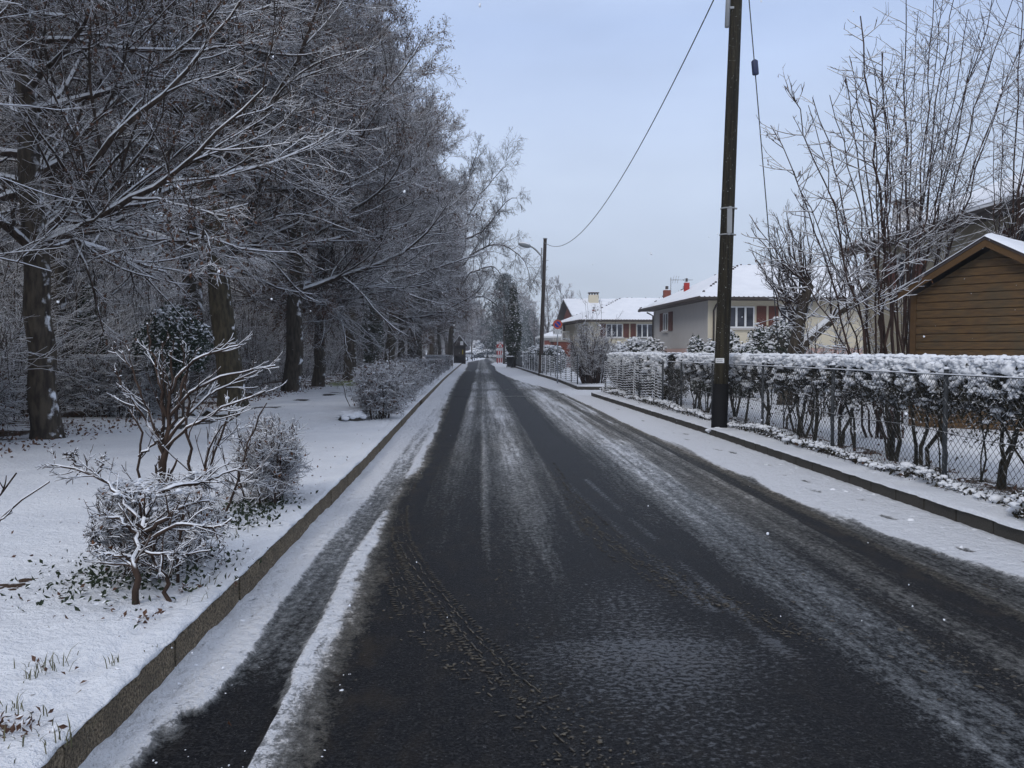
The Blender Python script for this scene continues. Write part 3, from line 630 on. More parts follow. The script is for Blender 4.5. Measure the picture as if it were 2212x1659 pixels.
# ------------------------------------------------------------------ bushes, saplings
def twig_bush(name, loc, size, seed, stems=14, n2=9, n3=7, n4=4, mat='twig', leafn=0, leafmat='deadleaf', leafsize=.045, clip=True, r=.012, snow=.7, leafdroop=.3, blobn=0, blobs_=.03, r4=.004):
    """clipped twiggy bush filling about size = (w, d, h)"""
    rng = np.random.RandomState(seed); root = empty(name, loc); w_, d_, h_ = size
    b = rng.uniform(-.5, .5, (stems, 2))*np.array([w_, d_])*.55; P = []
    for x, y in b:
        tx, ty = x*1.7, y*1.7; P.append([(x, y, -.1), (lerp(x, tx, .4)+rng.normal()*.03, lerp(y, ty, .4)+rng.normal()*.03, h_*.45), (tx, ty, h_*rng.uniform(.8, 1))])
    P0 = np.array(P); P0 = np.stack([P0[:, 0], (P0[:, 0]+P0[:, 1])/2, P0[:, 1], (P0[:, 1]+P0[:, 2])/2, P0[:, 2]], 1); R0 = np.linspace(r, r*.5, 5)[None]*np.ones((stems, 1))
    Lr = (w_+d_+h_)/3
    P1, R1 = spawn(P0, R0, n2, (.2, 1), (.18, .42), (.9, .3), 5, rng, up=.15, flat=.6, rs=.65, wig=.22, tip=.5, rmin=.005, Labs=Lr, taper=.2)
    P2, R2 = spawn(P1, R1, n3, (.15, 1), (.12, .26), (.8, .3), 4, rng, up=.08, flat=.7, rs=.7, wig=.25, tip=.5, rmin=.004, Labs=Lr, taper=.1)
    P3, R3 = spawn(P2, R2, n4, (.15, 1), (.07, .16), (.8, .3), 3, rng, up=.05, flat=.8, rs=.8, wig=.25, tip=.5, rmin=r4, Labs=Lr, taper=0)
    if clip:
        for P in (P0, P1, P2, P3):
            e = .06*Lr
            for ax, lim in ((0, w_/2), (1, d_/2)):
                o = np.abs(P[..., ax])-lim; P[..., ax] = np.where(o > 0, np.sign(P[..., ax])*(lim+np.tanh(o/e/2)*e), P[..., ax])
            o = P[..., 2]-h_; P[..., 2] = np.where(o > 0, h_+np.tanh(o/e/2)*e, P[..., 2]); P[..., 2] = np.maximum(P[..., 2], -.05)
    mb = MB(); tubes(mb, P0, R0, 5, 0); tubes(mb, P1, R1, 4, 0); tubes(mb, P2, R2, 3, 0); tubes(mb, P3, R3, 3, 0)
    snow_ridges(mb, P1, R1*1.15, 1, snow, 5, .9); snow_ridges(mb, P2, R2*1.15, 1, snow, 4, .9)
    if snow > .6: snow_ridges(mb, P3[::2], R3[::2], 1, snow, 4, .7)
    if blobn:
        allp = np.concatenate([P1[:, 2:].reshape(-1, 3), P2.reshape(-1, 3)]); allp = allp[allp[:, 2] > h_*.25]
        wgt = (allp[:, 2]/h_)**2; i = rng.choice(len(allp), blobn, p=wgt/wgt.sum()); blobs(mb, allp[i]+np.array([0, 0, blobs_*.3]), np.full(blobn, blobs_)*rng.uniform(.5, 1.3, blobn), rng, 1, ICO1 if blobs_ > .02 else ICO0)
    mb.build('branches', [M[mat], M['snow']], root)
    if leafn:
        allp = np.concatenate([P2[:, -1], P3[:, -1], P3[:, 1]]); c = allp[rng.randint(0, len(allp), leafn)]+rng.normal(size=(leafn, 3))*.02
        mb = MB(); leaves(mb, c, leafsize, rng, 0, leafdroop); mb.build('leaves', M[leafmat], root)
    return root

# nearest bush, the second clipped bush
a = gr(128, 575, .15)
b1 = twig_bush('bush', (-1.98, 5.25, .17), (.60, .8, .58), 31, stems=12, n2=10, n3=8, n4=4, r=.012, leafn=300, leafsize=.035, leafmat='deadleaf2', mat='twigbrown', blobn=240, blobs_=.016, r4=.0024, clip=True)
tag(b1, 'wide twiggy bush with heavy snow on its twigs nearest the kerb at lower left', 'bush')
b2 = twig_bush('bush', (-1.99, 7.7, .17), (.52, .85, .66), 32, stems=13, n2=11, n3=8, n4=5, r=.011, leafn=500, leafsize=.03, leafmat='deadleaf2', mat='twigbrown', blobn=300, blobs_=.014, r4=.0026, clip=False)
tag(b2, 'clipped twiggy bush beside the kerb just behind the nearest bush', 'bush')

def shrub_stems(name, loc, stems, seed, label, cat, mat='twigbrown', n2=4, n3=3, snow=1.0, leafn=0, caps=True, r2=.35, budn=0, len2=.35, up2=.25, ang=(.6, .2), group=None, snowsteep=.9):
    """a clump of given main stems: (points, r0, r1)"""
    rng = np.random.RandomState(seed); root = empty(name, loc); mb = MB(); Ps, Rs = [], []
    for pts, r0, r1 in stems:
        p, _ = trunk_line(pts, r0, r1, 12, rng, .012); Ps.append(p); Rs.append(np.linspace(r0, r1, 12)[None])
    P, R = np.concatenate(Ps), np.concatenate(Rs); tubes(mb, P, R, 8, 0)
    P2, R2 = spawn(P, R, n2, (.3, 1), (len2*.6, len2*1.2), ang, 6, rng, up=up2, flat=.5, rs=.55, wig=.1, tip=.45, rmin=.0035); tubes(mb, P2, R2, 5, 0)
    P3, R3 = spawn(P2, R2, n3, (.2, 1), (.3, .6), ang, 4, rng, up=up2*.5, flat=.6, rs=.6, wig=.12, tip=.5, rmin=.0028); tubes(mb, P3, R3, 4, 0)
    if snow:
        snow_ridges(mb, P, R, 1, snow*.8, 6, snowsteep-.15)
        for i in range(0, 9, 3): snow_ridges(mb, P[:, i:i+4], R[:, i:i+4], 1, snow*.8, 6, snowsteep-.1)
        snow_ridges(mb, P2, R2, 1, snow*.85, 5, snowsteep-.12); snow_ridges(mb, P3, R3, 1, snow*.8, 4, snowsteep-.2)
        if caps: c = np.concatenate([P[:, -1], P2[:, 0], P3[::3, 0]]); blobs(mb, c+np.array([0, 0, .005]), .0075*snow*rng.lognormal(0, .3, len(c)), rng, 1, ICO1, flat=.8)
    mb.build('branches', [M[mat], M['snow']], root)
    tag(root, label, cat, group); return root

# tall sapling behind the nearest bush: splits low into a vase of stems
def sapling():
    rng = np.random.RandomState(41); Y = 6.4
    def q(px, py, dy=0): v = at(px*.463, py*.463, Y+dy); return (v.x-O.x, v.y-O.y, v.z-O.z)
    O = Vector((at(352*.463, 1100*.463, Y).x, Y, .15)); st = []
    b = (0, 0, 0)
    st.append(([b, q(352, 1020), q(358, 960)], .030, .025))
    for px, py, dy, r in ((352, 870, .1, .028), (372, 890, -.2, .026), (335, 880, .2, .02)): pass
    T = q(355, 985)
    for pts, r in ([[T, q(366, 905), q(368, 850), q(372, 760)], .019], [[T, q(350, 900), q(352, 800), q(350, 740)], .015], [[q(358, 960), q(400, 900), q(455, 850, .2), q(560, 800, .3)], .015],
                   [[T, q(330, 920), q(310, 860), q(262, 760)], .013], [[q(358, 960), q(330, 930), q(300, 890), q(250, 800)], .014], [[q(356, 970), q(390, 935), q(480, 880, -.2), q(575, 845, -.3)], .014],
                   [[q(360, 940), q(385, 880), q(398, 810), q(395, 745)], .013], [[q(360, 900), q(350, 850), q(330, 760), q(318, 700)], .013], [[q(368, 850), q(392, 800), q(430, 770), q(520, 745)], .014],
                   [[q(366, 900), q(410, 850), q(470, 815, .1), q(590, 790, .1)], .015]): st.append((pts, r, r*.4))
    # second slim stems from the ground at both sides
    g = lambda px, dy=0: (q(px, 1060, dy)[0], dy, 0)
    st += [([g(408), q(408, 980), q(405, 900), q(398, 800)], .014, .008), ([g(300), q(303, 1000), q(300, 940), q(282, 885)], .013, .007), ([g(450), q(455, 1020), q(480, 930), q(505, 870)], .013, .006),
           ([g(420, .2), q(440, 1000), q(470, 930), q(530, 880)], .011, .005), ([q(300, 985), q(345, 950), q(350, 930)], .011, .008), ([g(480, .3), q(520, 1010), q(545, 930), q(575, 870)], .012, .005)]
    shrub_stems('sapling', O, st, 42, 'tall bare sapling with upright stems and snow in its forks behind the nearest bush', 'sapling', snow=.7, n2=6, n3=3, len2=.42, ang=(.5, .15), up2=.12)
sapling()
# low stems of the near bush + long side branch to the left
def side_branches():
    O = Vector((at(293*.463, 1325*.463, 4.6).x, 4.6, .15))
    def q(px, py, Yq=6.0): v = at(px*.463, py*.463, Yq-.95); return (v.x-O.x, v.y-O.y, v.z-O.z)
    st = [([(0, 0, 0), q(293, 1240, 5.5), q(300, 1160, 5.7), q(320, 1080, 5.9)], .020, .013), ([(.17, .08, 0), q(345, 1230, 5.6), q(330, 1180, 5.7), q(300, 1130, 5.7)], .014, .009),
          ([q(300, 1120, 5.8), q(240, 1050, 5.9), q(180, 1015, 6), q(120, 1005, 6)], .013, .006), ([q(180, 1015, 6), q(160, 990, 6), q(148, 975, 6)], .007, .004), ([q(215, 1035), q(215, 1010), q(218, 985)], .007, .004),
          ([q(300, 1170, 5.7), q(260, 1120, 5.7), q(215, 1110, 5.7)], .014, .006), ([q(300, 1180, 5.7), q(380, 1130, 5.6), q(470, 1140, 5.6), q(500, 1120, 5.6)], .014, .006),
          ([q(310, 1150, 5.7), q(400, 1090, 5.7), q(450, 1080, 5.9)], .015, .006), ([q(300, 1190, 5.6), q(380, 1200, 5.5), q(450, 1190, 5.5)], .011, .004), ([q(300, 1210, 5.6), q(250, 1200, 5.5), q(205, 1190, 5.5)], .01, .004),
          ([q(320, 1080, 5.9), q(370, 1050, 6), q(440, 1040, 6.2), q(520, 1010, 6.4)], .016, .006), ([q(320, 1090, 5.9), q(280, 1060, 6), q(230, 1070, 6)], .013, .006)]
    shrub_stems('bush', O, st, 43, 'gnarled brown shrub with one long branch reaching left over the snow', 'bush', snow=.42, n2=13, n3=8, len2=.38, ang=(.7, .25), up2=.02)
    st = [([q(-60, 1140, 3.2), q(-10, 1120, 3.2), q(40, 1080, 3.2), q(102, 1041, 3.2)], .007, .003), ([q(-60, 1080, 3.2), q(-20, 1050, 3.2), q(35, 1022, 3.2)], .006, .003)]
sap = side_branches()
st = []
O = at(-40*.463, 1330*.463, 2.9)
for pts in ([(-90, 1330), (-20, 1140), (40, 1085), (102, 1041)], [(-90, 1330), (-50, 1120), (-5, 1060), (35, 1022)], [(-90, 1330), (-40, 1160), (0, 1115), (16, 1104)]):
    c = []
    for px, py in pts: v = at(px*.463, py*.463, 2.9); c.append((v.x-O.x, v.y-O.y, v.z-O.z))
    c[0] = (c[0][0], c[0][1], .1-O.z); st.append((c, .008, .003))
shrub_stems('bare_shoots', O, st, 44, 'few thin bare shoots poking in at the left photo edge above the snow', 'shoots', n2=2, n3=1, snow=.5, len2=.15, ang=(.5, .1), caps=False)

# clipped bushes along the left kerb
edge_bushes = [(17.4, -2.15, .85, 1.1, 1.0, 'loose leafy bush at the near end of the kerbside row'), (20.6, -2.35, 1.2, 1.6, .85, 'second bush of the kerbside row, brown leaves under snow'),
               (23.6, -2.4, .9, 1.4, .95, 'third bush of the kerbside row, wider at the top'), (27.4, -2.7, 1.4, 2.4, .75, 'low spreading fourth bush of the kerbside row'), (31.5, -2.6, 1.0, 2.0, 1.0, 'fifth bush of the kerbside row, dark with rusty leaves'),
               (36, -2.75, 1.1, 3.2, .85, 'sixth bush of the kerbside row, a long clipped one'), (42, -2.9, 1.2, 4.2, 1.0, 'seventh bush of the kerbside row, tall and clipped'), (52, -3.1, 1.2, 7, .85, 'grey clipped hedge block far down the kerbside row'),
               (66, -3.3, 1.3, 10, 1.0, 'farthest clipped hedge block of the kerbside row')]
for k, (y, x, w_, d_, h_, lb) in enumerate(edge_bushes):
    o = twig_bush('bush', (x, y, .12), (w_, d_, h_), 50+k, stems=22, n2=10, n3=7, n4=5, leafn=1500, leafsize=.055, snow=.8, r=.014, r4=.005, blobn=380, blobs_=.024, clip=k > 4)
    tag(o, lb, 'bush', 'bushes along the left kerb')
o = shrub_stems('sapling', (-2.4, 21.8, .1), [([(0, 0, 0), (.02, 0, 1.0), (0, 0, 1.75)], .018, .008), ([(-.9, -.6, 0), (-1.1, -.6, .6), (-1.3, -.6, 1.0)], .012, .006)], 61, 'thin snowy sapling sticking up out of the kerbside bushes', 'sapling', n2=8, n3=4, len2=.45, ang=(1.1, .2))
# low stump-like clump with a snow cap
def stump(loc, w_, d_, h_, label, seed, name='tree_stump', cat='stump'):
    rng = np.random.RandomState(seed); root = empty(name, loc); mb = MB()
    v, f = ico(3); s = np.array([w_/2, d_/2, h_]); vv = v.copy(); vv[:, 2] = np.maximum(vv[:, 2], -.1); vv = np.sign(vv)*np.abs(vv)**.7
    n = 1+.25*(fbm(v[:, 0]*3+9, v[:, 1]*3+v[:, 2]*2, seed)-.5)
    mb.add(vv*s*n[:, None]*np.array([1, 1, .82]), f, 0, True); c = (v*s*.95)[(v[:, 2] > 0) & (v[:, 2] < .75)]; mb.build('wood', M['kerbdark'], root)
    mb = MB(); ii = rng.randint(0, len(c), 420); leaves(mb, c[ii]+rng.normal(size=(420, 3))*.02, .06, rng); mb.build('ivy', M['ivy'], root)
    mb = MB(); vt = v.copy(); vt[:, 2] = np.where(vt[:, 2] < 0, vt[:, 2]*.15, vt[:, 2]*.35); mb.add(vt*s*n[:, None]*np.array([.95, .95, .7])+np.array([0, 0, h_*.74]), f, 0, True); a_ = rng.rand(60)*6.28; q_ = rng.uniform(.5, 1.05, 60); blobs(mb, np.c_[np.cos(a_)*q_*w_/2, np.sin(a_)*q_*d_/2, h_*(.95-.35*q_**3)], .05*rng.lognormal(0, .35, 60), rng, 0)
    mb.build('snow_cap', M['snow'], root)
    tag(root, label, cat)
stump((-2.62, 16.9, .12), .55, .5, .27, 'low dark stump with a thick cap of snow between the path and the kerb', 5)

# dense dark evergreen clump against the mossy trunk and other shrubs in the wood edge
def evergreen(name, loc, size, n, seed, label, cat, mat='green', leafsize=.09, blobn=150, blobsz=.07, group=None, stem=.0, core=True, shell=.75):
    rng = np.random.RandomState(seed); root = empty(name, loc); w_, d_, h_ = size
    d = rng.normal(size=(n, 3)); d /= np.linalg.norm(d, axis=1, keepdims=True); rr = rng.uniform(shell**3, 1, n)**(1/3)
    lump = .72+.5*fbm(d[:, 0]*2.2+4+d[:, 2], d[:, 1]*2.2+d[:, 2]*1.7, seed, 3)
    c = d*rr[:, None]*lump[:, None]*np.array([w_/2, d_/2, h_/2])+np.array([0, 0, h_/2+stem])
    c = c[c[:, 2] > .02]
    if core:
        mb = MB(); v, f = ico(2); lv = .72+.5*fbm(v[:, 0]*2.2+4+v[:, 2], v[:, 1]*2.2+v[:, 2]*1.7, seed, 3)
        mb.add(v*lv[:, None]*shell*.97*np.array([w_/2, d_/2, h_/2])+np.array([0, 0, h_/2+stem]), f, 0, True)
        for k in range(4): mb.tube([(w_*.1*math.cos(k*1.7), d_*.1*math.sin(k*1.7), -.1), (w_*.15*math.cos(k*1.7), d_*.15*math.sin(k*1.7), h_*.5+stem)], .03, 6)
        mb.build('stems', M['kerbdark'], root)
    mb = MB(); leaves(mb, c, leafsize, rng, 0, .15, .6); mb.build('foliage', M[mat], root)
    if blobn:
        top = c[(c[:, 2]-stem) > h_*.30]; wgt = ((top[:, 2]-stem)/h_)**2.2; i = rng.choice(len(top), blobn, p=wgt/wgt.sum())
        mb = MB(); sz = blobsz*rng.lognormal(0, .4, blobn); blobs(mb, top[i]+np.array([0, 0, blobsz*.25]), sz, rng, 0, ICO1, flat=.5, rough=.4); mb.build('snow', M['snow'], root)
    return tag(root, label, cat, group)
v = at(174, 338, 17); evergreen('holly_bush', (v.x, 17, .15), (1.45, 1.3, 1.5), 5200, 71, 'dark evergreen bush with light snow in front of the leaning mossy trunk', 'bush', blobn=160, blobsz=.03, stem=.9, leafsize=.08)
v = at(70, 380, 22); evergreen('ivy_clump', (-9.6, 20.6, .1), (.9, .8, 3.2), 3600, 72, 'snow-flecked ivy climbing the very dark trunk at left', 'ivy', mat='ivy', blobn=120, blobsz=.03)
v = at(385, 400, 46); evergreen('ivy_clump', (-6.0, 46.2, .1), (1.2, 1.2, 4.6), 5000, 73, 'ivy mass on the leaning dark trunk above the clipped bushes', 'ivy', mat='ivy', blobn=80, blobsz=.05)
# undergrowth: one tangled mass
def thicket():
    rng = np.random.RandomState(77); n = 1900
    y = 9+ (rng.rand(n)**1.6)*150; xe = -8.2-.4*np.sin(y*.4)-.5*rng.rand(n); x = xe-rng.exponential(4.2, n)
    ok = (x/y > -1.0) & (x/y < -.075); x, y = x[ok], y[ok]; n = len(x)
    h = rng.uniform(1.2, 4.2, n)*(.6+.6*vn(x*.3, y*.3, 4)); P = np.zeros((n, 5, 3)); P[:, :, 0] = x[:, None]; P[:, :, 1] = y[:, None]; P[:, :, 2] = np.linspace(-.1, 1, 5)[None]*h[:, None]
    P[:, 1:, :2] += np.cumsum(rng.normal(size=(n, 4, 2))*.16, axis=1); R = np.linspace(.02, .008, 5)[None]*np.ones((n, 1))
    mb = MB(); tubes(mb, P, R, 4, 0)
    P2, R2 = spawn(P, R, 9, (.1, 1), (.3, .7), (.95, .3), 5, rng, up=.06, flat=.5, rs=.6, wig=.2, tip=.5, rmin=.007, taper=.4); tubes(mb, P2, R2, 3, 0)
    P3, R3 = spawn(P2, R2, 7, (.1, 1), (.35, .75), (.8, .3), 4, rng, up=.05, flat=.5, rs=.7, wig=.2, tip=.5, rmin=.006, taper=.3); tubes(mb, P3, R3, 3, 0)
    c = P3[:, -1]; cl = vn(c[:, 0]*.35+3, c[:, 1]*.35, 9); c = c[(cl > .52) & (c[:, 2] < 3.2)]; c = c[rng.randint(0, len(c), 26000)]+rng.normal(size=(26000, 3))*.08
    leaves(mb, c, .075, rng, 1, .5)
    stuff(mb.build('thicket', [M['twig'], M['deadleaf']]), 'dense snow-dusted undergrowth of twigs and rusty leaves filling the wood', 'undergrowth')
thicket()
o = twig_bush('bush', (-7.4, 17.2, .1), (1.7, 1.6, 1.35), 78, stems=26, n2=11, n3=8, n4=5, leafn=1800, leafsize=.05, r=.014, r4=.005, snow=.95)
tag(o, 'boxy brown-leaved bush between the pale trunk and the snow edge', 'bush')
o = twig_bush('bush', (-8.6, 12.2, .1), (2.8, 2.2, 1.4), 79, stems=26, n2=11, n3=8, n4=5, leafn=1400, leafsize=.06, r=.014, r4=.005, snow=.9, clip=False)
tag(o, 'wild twiggy bush at the left photo edge beside the pale straight trunk', 'bush')
# fallen logs
def log(p0, p1, r, label, seed):
    rng = np.random.RandomState(seed); root = empty('fallen_log', p0); d = np.array(p1)-np.array(p0); mb = MB()
    P = np.linspace((0, 0, r*.6), d+np.array([0, 0, r*.6]), 9); P[1:-1] += rng.normal(size=(7, 3))*.05; mb.tube(P, np.linspace(r, r*.6, 9), 9); mb.build('log', M['bark'], root)
    mb = MB(); Q = P.copy(); Q[:, 2] += r*.62; mb.tube(Q, np.linspace(r*.72, r*.4, 9), 8); mb.build('snow', M['snow'], root); tag(root, label, 'log', 'fallen logs behind the sapling')
log((-6.9, 18.3, .1), (-3.9-1.2, 17.6, .25), .10, 'upper of the two snow-topped fallen logs behind the sapling', 1)
log((-7.2, 17.3, .08), (-4.9, 16.8, .08), .09, 'lower of the two snow-topped fallen logs behind the sapling', 2)

# grass blades and fallen leaves on the verge
rng = np.random.RandomState(9)
def tuft(mb, x, y, z, n, h, sp, m=0):
    for k in range(n):
        a = rng.uniform(0, 6.28); l = h*rng.uniform(.5, 1.1); bx, by = x+rng.normal()*sp, y+rng.normal()*sp; d = np.array([math.cos(a), math.sin(a)])*l*rng.uniform(.3, .9); wv = np.array([-math.sin(a), math.cos(a), 0])*.0022
        p = [np.array([bx, by, z]), np.array([bx+d[0]*.4, by+d[1]*.4, z+l*.6]), np.array([bx+d[0], by+d[1], z+l*.85])]
        mb.add([p[0]-wv, p[0]+wv, p[1]+wv, p[1]-wv], [(0, 1, 2, 3)], m); mb.add([p[1]-wv, p[1]+wv, p[2]], [(0, 1, 2)], m)
mb = MB()
for px, py, n, h, sp in ((100, 1450, 46, .13, .05), (60, 1470, 16, .1, .03), (20, 1530, 22, .1, .04), (50, 1540, 14, .09, .04), (225, 1440, 10, .09, .03), (240, 1430, 8, .07, .02), (510, 1160, 16, .12, .04), (440, 1270, 16, .12, .05), (110, 1600, 24, .13, .05), (60, 1620, 22, .1, .06), (420, 1300, 10, .1, .03), (130, 1360, 6, .06, .03), (340, 1400, 8, .06, .04), (20, 1590, 20, .1, .07)):
    p = gr(px*.463, py*.463, .21); tuft(mb, p.x, p.y, .20, int(n*.55), h*.8, sp)
for k in range(500):
    y = rng.uniform(33, 42); x = -5.7+rng.normal()*1.0; tuft(mb, x, y, .2, 2, .12, .05)
M['grass'] = m_leaf('grass_blade', (0.05, 0.055, 0.03), (0.17, 0.16, 0.09), snow=1.2)
stuff(mb.build('grass', M['grass']), 'sparse green and straw grass blades poking through the snow', 'grass')
mb = MB(); n = 5200; y = rng.uniform(10, 60, n); x = -6.6-rng.exponential(1.4, n)*.9+.8*rng.rand(n); leaves(mb, np.c_[x, y, verge_z(x, y)+.02], .075, rng, 0, 0)
n = 1300; x = -2.1+rng.normal(size=n)*.24; y = 5.25+rng.normal(size=n)*.34; leaves(mb, np.c_[x, y, verge_z(x, y)+.0+.10*rng.rand(n)], .036, rng, 1, 0)
n = 500; x = -1.98+rng.normal(size=n)*.15; y = 7.2+rng.normal(size=n)*.5; leaves(mb, np.c_[x, y, verge_z(x, y)+.01+.03*rng.rand(n)], .045, rng, 1, 0)
for px, py, n, s_ in ((400, 1275, 14, .035), (60, 1440, 6, .03), (30, 1580, 40, .06), (20, 1570, 30, .06), (180, 1340, 6, .05), (150, 1460, 2, .02), (240, 1450, 2, .03), (490, 1560, 1, .01), (250, 1330, 10, .08), (160, 1290, 8, .1), (330, 1330, 12, .03), (140, 1580, 2, .02), (500, 1260, 4, .05), (100, 1290, 5, .1), (310, 1340, 12, .03)):
    p = gr(px*.463, py*.463, .21); leaves(mb, np.c_[p.x+rng.normal(size=n)*s_, p.y+rng.normal(size=n)*s_, np.full(n, .222)], .035, rng, 0, 0)
n = 420; y = 2.6+rng.exponential(6, n); x = KXL(y)-.15-rng.exponential(1.6, n); leaves(mb, np.c_[x, y, verge_z(x, y)+.006], .03, rng, 0, 0)
n = 900; y = rng.uniform(5.5, 29, n); x = KXR(y)+.95+rng.normal(size=n)*.3; leaves(mb, np.c_[x, y, np.full(n, .20)+.02*rng.rand(n)], .06, rng, 0, 0)
stuff(mb.build('fallen_leaves', [M['deadleaf'], M['ivy']]), 'brown fallen leaves and dark ground ivy scattered over the snow', 'leaves')
# ------------------------------------------------------------------ poles, cables, lamps
k = NT('creosoted_wood'); n = k.noise(18, 5, stretch=(1, 1, .06)); k.col(k.mix(k.rng(n, .3, .7), (0.010, 0.009, 0.006), (0.036, 0.031, 0.018))); k.col(k.mix(k.rng(k.noise(55, 2), .70, .74), k.mix(k.rng(k.noise(30, 5, stretch=(1, 1, .03), rough=.7), .35, .65), (0.008, 0.007, 0.005), (0.042, 0.035, 0.020)), SNOWC)); k.rough(.75); k.spec(.2); k.bump(k.noise(40, 5, stretch=(1, 1, .04), rough=.7), .03); M['pole'] = k.m
M['pole2'] = m_plain('weathered_pole', (0.045, 0.035, 0.03), .8, .4, 8, stretch=(1, 1, .1))
M['lamp'] = m_plain('lamp_housing', (0.22, 0.24, 0.25), .4)
M['white'] = m_plain('white_paint', (0.75, 0.76, 0.76), .5, .06)
M['grey'] = m_plain('grey_paint', (0.30, 0.31, 0.32), .6, .15)
def put(mb, name, mat, root): return mb.build(name, mat, root)
def pole(loc, H, r0, r1, lean, label, mat='pole', sleeve=0.0):
    root = empty('telegraph_pole', loc); mb = MB(); z = np.linspace(-.3, H, 14); P = np.c_[lean[0]*z/H, lean[1]*z/H, z]; R = np.linspace(r0, r1, 14)
    mb.tube(P, R, 24); put(mb, 'pole', M[mat], root)
    mb = MB(); mb.tube([P[-1]+[0, 0, -.02], P[-1]+[0, 0, .04]], r1*1.3, 16); put(mb, 'cap', M['metal'], root)
    if sleeve: mb = MB(); zz = np.array([-.05, .02, sleeve]); mb.tube(np.c_[lean[0]*zz/H, lean[1]*zz/H, zz], r0*1.06, 24); put(mb, 'base_sleeve', M['black'], root)
    return tag(root, label, 'utility pole'), lambda z: np.array([lean[0]*z/H, lean[1]*z/H, z])
NP = (4.50, 15.5, 0.02)
p1, ax = pole(NP, 9.35, .142, .105, (.30, .05, 0), 'tall dark wooden telegraph pole with a black foot standing on the right kerb', sleeve=.98)
mb = MB(); c = ax(4.0)
for z in (3.78, 4.27):
    a = ax(z); mb.tube([a-[0, 0, .012], a+[0, 0, .012]], .138, 24); mb.box((a[0]-.02, a[1]-.165, z-.02), (a[0]+.02, a[1]-.12, z+.02)); mb.box((a[0]+.12, a[1]-.03, z-.015), (a[0]+.17, a[1]-.0, z+.015))
a = ax(4.02); mb.box((a[0]-.045, a[1]-.155, 3.80), (a[0]+.045, a[1]-.125, 4.25)); put(mb, 'bracket', M['grey'], p1)
mb = MB(); mb.tube([ax(7.62)+[-.16, -.03, 0], ax(9.0)+[-.155, -.03, 0]], .045, 10); mb.box((ax(7.95)[0]-.14, -.05, 7.94), (ax(7.95)[0], 0, 7.98)); put(mb, 'cable_duct', M['grey'], p1)
mb = MB(); a = ax(1.43); th = np.linspace(-2.75, -1.55, 7); pr = [(a[0]+.146*math.cos(t), a[1]+.146*math.sin(t)) for t in th]
for (x0, y0), (x1_, y1_) in zip(pr[:-1], pr[1:]): mb.add([(x0, y0, 1.375), (x1_, y1_, 1.375), (x1_, y1_, 1.465), (x0, y0, 1.465)], [(0, 1, 2, 3)], 0)
lab = put(mb, 'label_plate', M['white'], p1)
def text(s, size, loc, rot, mat, parent, ext=.001, name='lettering', align='CENTER', sx=1.0):
    c = bpy.data.curves.new(name, 'FONT'); c.body = s; c.size = size; c.extrude = ext; c.align_x = align; c.align_y = 'CENTER'
    o = bpy.data.objects.new(name, c); COL.objects.link(o); dg = bpy.context.evaluated_depsgraph_get(); me = bpy.data.meshes.new_from_object(o.evaluated_get(dg)); bpy.data.objects.remove(o)
    o = bpy.data.objects.new(name, me); COL.objects.link(o); me.materials.clear(); me.materials.append(mat); o.location = loc; o.rotation_euler = rot; o.scale = (sx, 1, 1); o.parent = parent; return o
M['ink'] = m_plain('dark_ink', (0.03, 0.04, 0.09), .5)
mb = MB()
for j in range(7):
    t = th[1]+(th[-2]-th[1])*(j+.5)/7; 
    for z in (1.435, 1.405): x0, y0 = a[0]+.1475*math.cos(t), a[1]+.1475*math.sin(t); mb.box((x0-.006, y0-.001, z-.006), (x0+.006, y0+.001, z+.006), 0)
put(mb, 'lettering', M['ink'], p1)
mb = MB(); a_ = np.linspace(0, 6, 26); blobs(mb, np.c_[.19*np.cos(a_)+.02, .17*np.sin(a_), .11+.03*np.sin(a_*2)], .05+.02*np.sin(a_*3), np.random.RandomState(8), 0, ICO1, .6, .5); mb.build('snow_drift', M['snow'], p1)
FP = (3.92, 54.6, 0.02)
p2, bx_ = pole(FP, 9.0, .15, .11, (.30, 0, 0), 'wooden telegraph pole with a street lamp arm further down the right side', mat='pole2')
mb = MB(); s_ = np.linspace(0, 1, 10); b = bx_(6.95)
P = [b+[-.17, -.1, -.6], b+[-.17, -.1, .3], b+[-.18, -.1, .9]]+[b+[-.18-.75*t, -.1-.25*t, .9+.62*math.sin(t*1.35)] for t in s_[1:]]; mb.tube(P, .055, 8); put(mb, 'lamp_arm', M['grey'], p2)
e_ = np.array(P[-1])
def lamp_head(root, at_, dx, L, mat='lamp'):
    mb = MB(); t = np.linspace(0, 1, 9); P = np.array([at_+np.array([dx*L*q, -.05*q, .22*L*q]) for q in t]); R = .14*np.sin(np.clip(t*.9+.1, 0, 1)*PI)**.5+.02; mb.tube(P, R, 12); h = mb.build('lamp_head', M[mat], root)
    mb = MB(); P2 = P.copy(); P2[:, 2] += .05; mb.tube(P2[1:-1], R[1:-1]*.85, 10); mb.build('snow', M['snow'], h)
lamp_head(p2, e_, -1, .8)
mb = MB(); a = bx_(8.7); mb.bar(a+[-.02, -.14, 0], a+[.1, -.22, -.05], .03); mb.bar(bx_(7.6), bx_(7.6)+[.28, 0, 0], .015); mb.box(bx_(7.95)+[-.24, -.1, 0], bx_(7.95)+[-.15, 0, .45]); put(mb, 'insulator', M['grey'], p2)
LP3 = (3.05, 110, .1)
p3, b3 = pole(LP3, 7.9, .14, .11, (.05, 0), 'distant street lamp pole in front of the tall dark conifer', mat='pole2')
mb = MB(); P = [(0, 0, 7.2), (0, 0, 8.6), (-.15, -.1, 9.1), (-.6, -.3, 9.35)]; mb.tube(P, .05, 8); put(mb, 'lamp_arm', M['grey'], p3); lamp_head(p3, np.array([-.35, -.2, 9.3]), -1, .95)
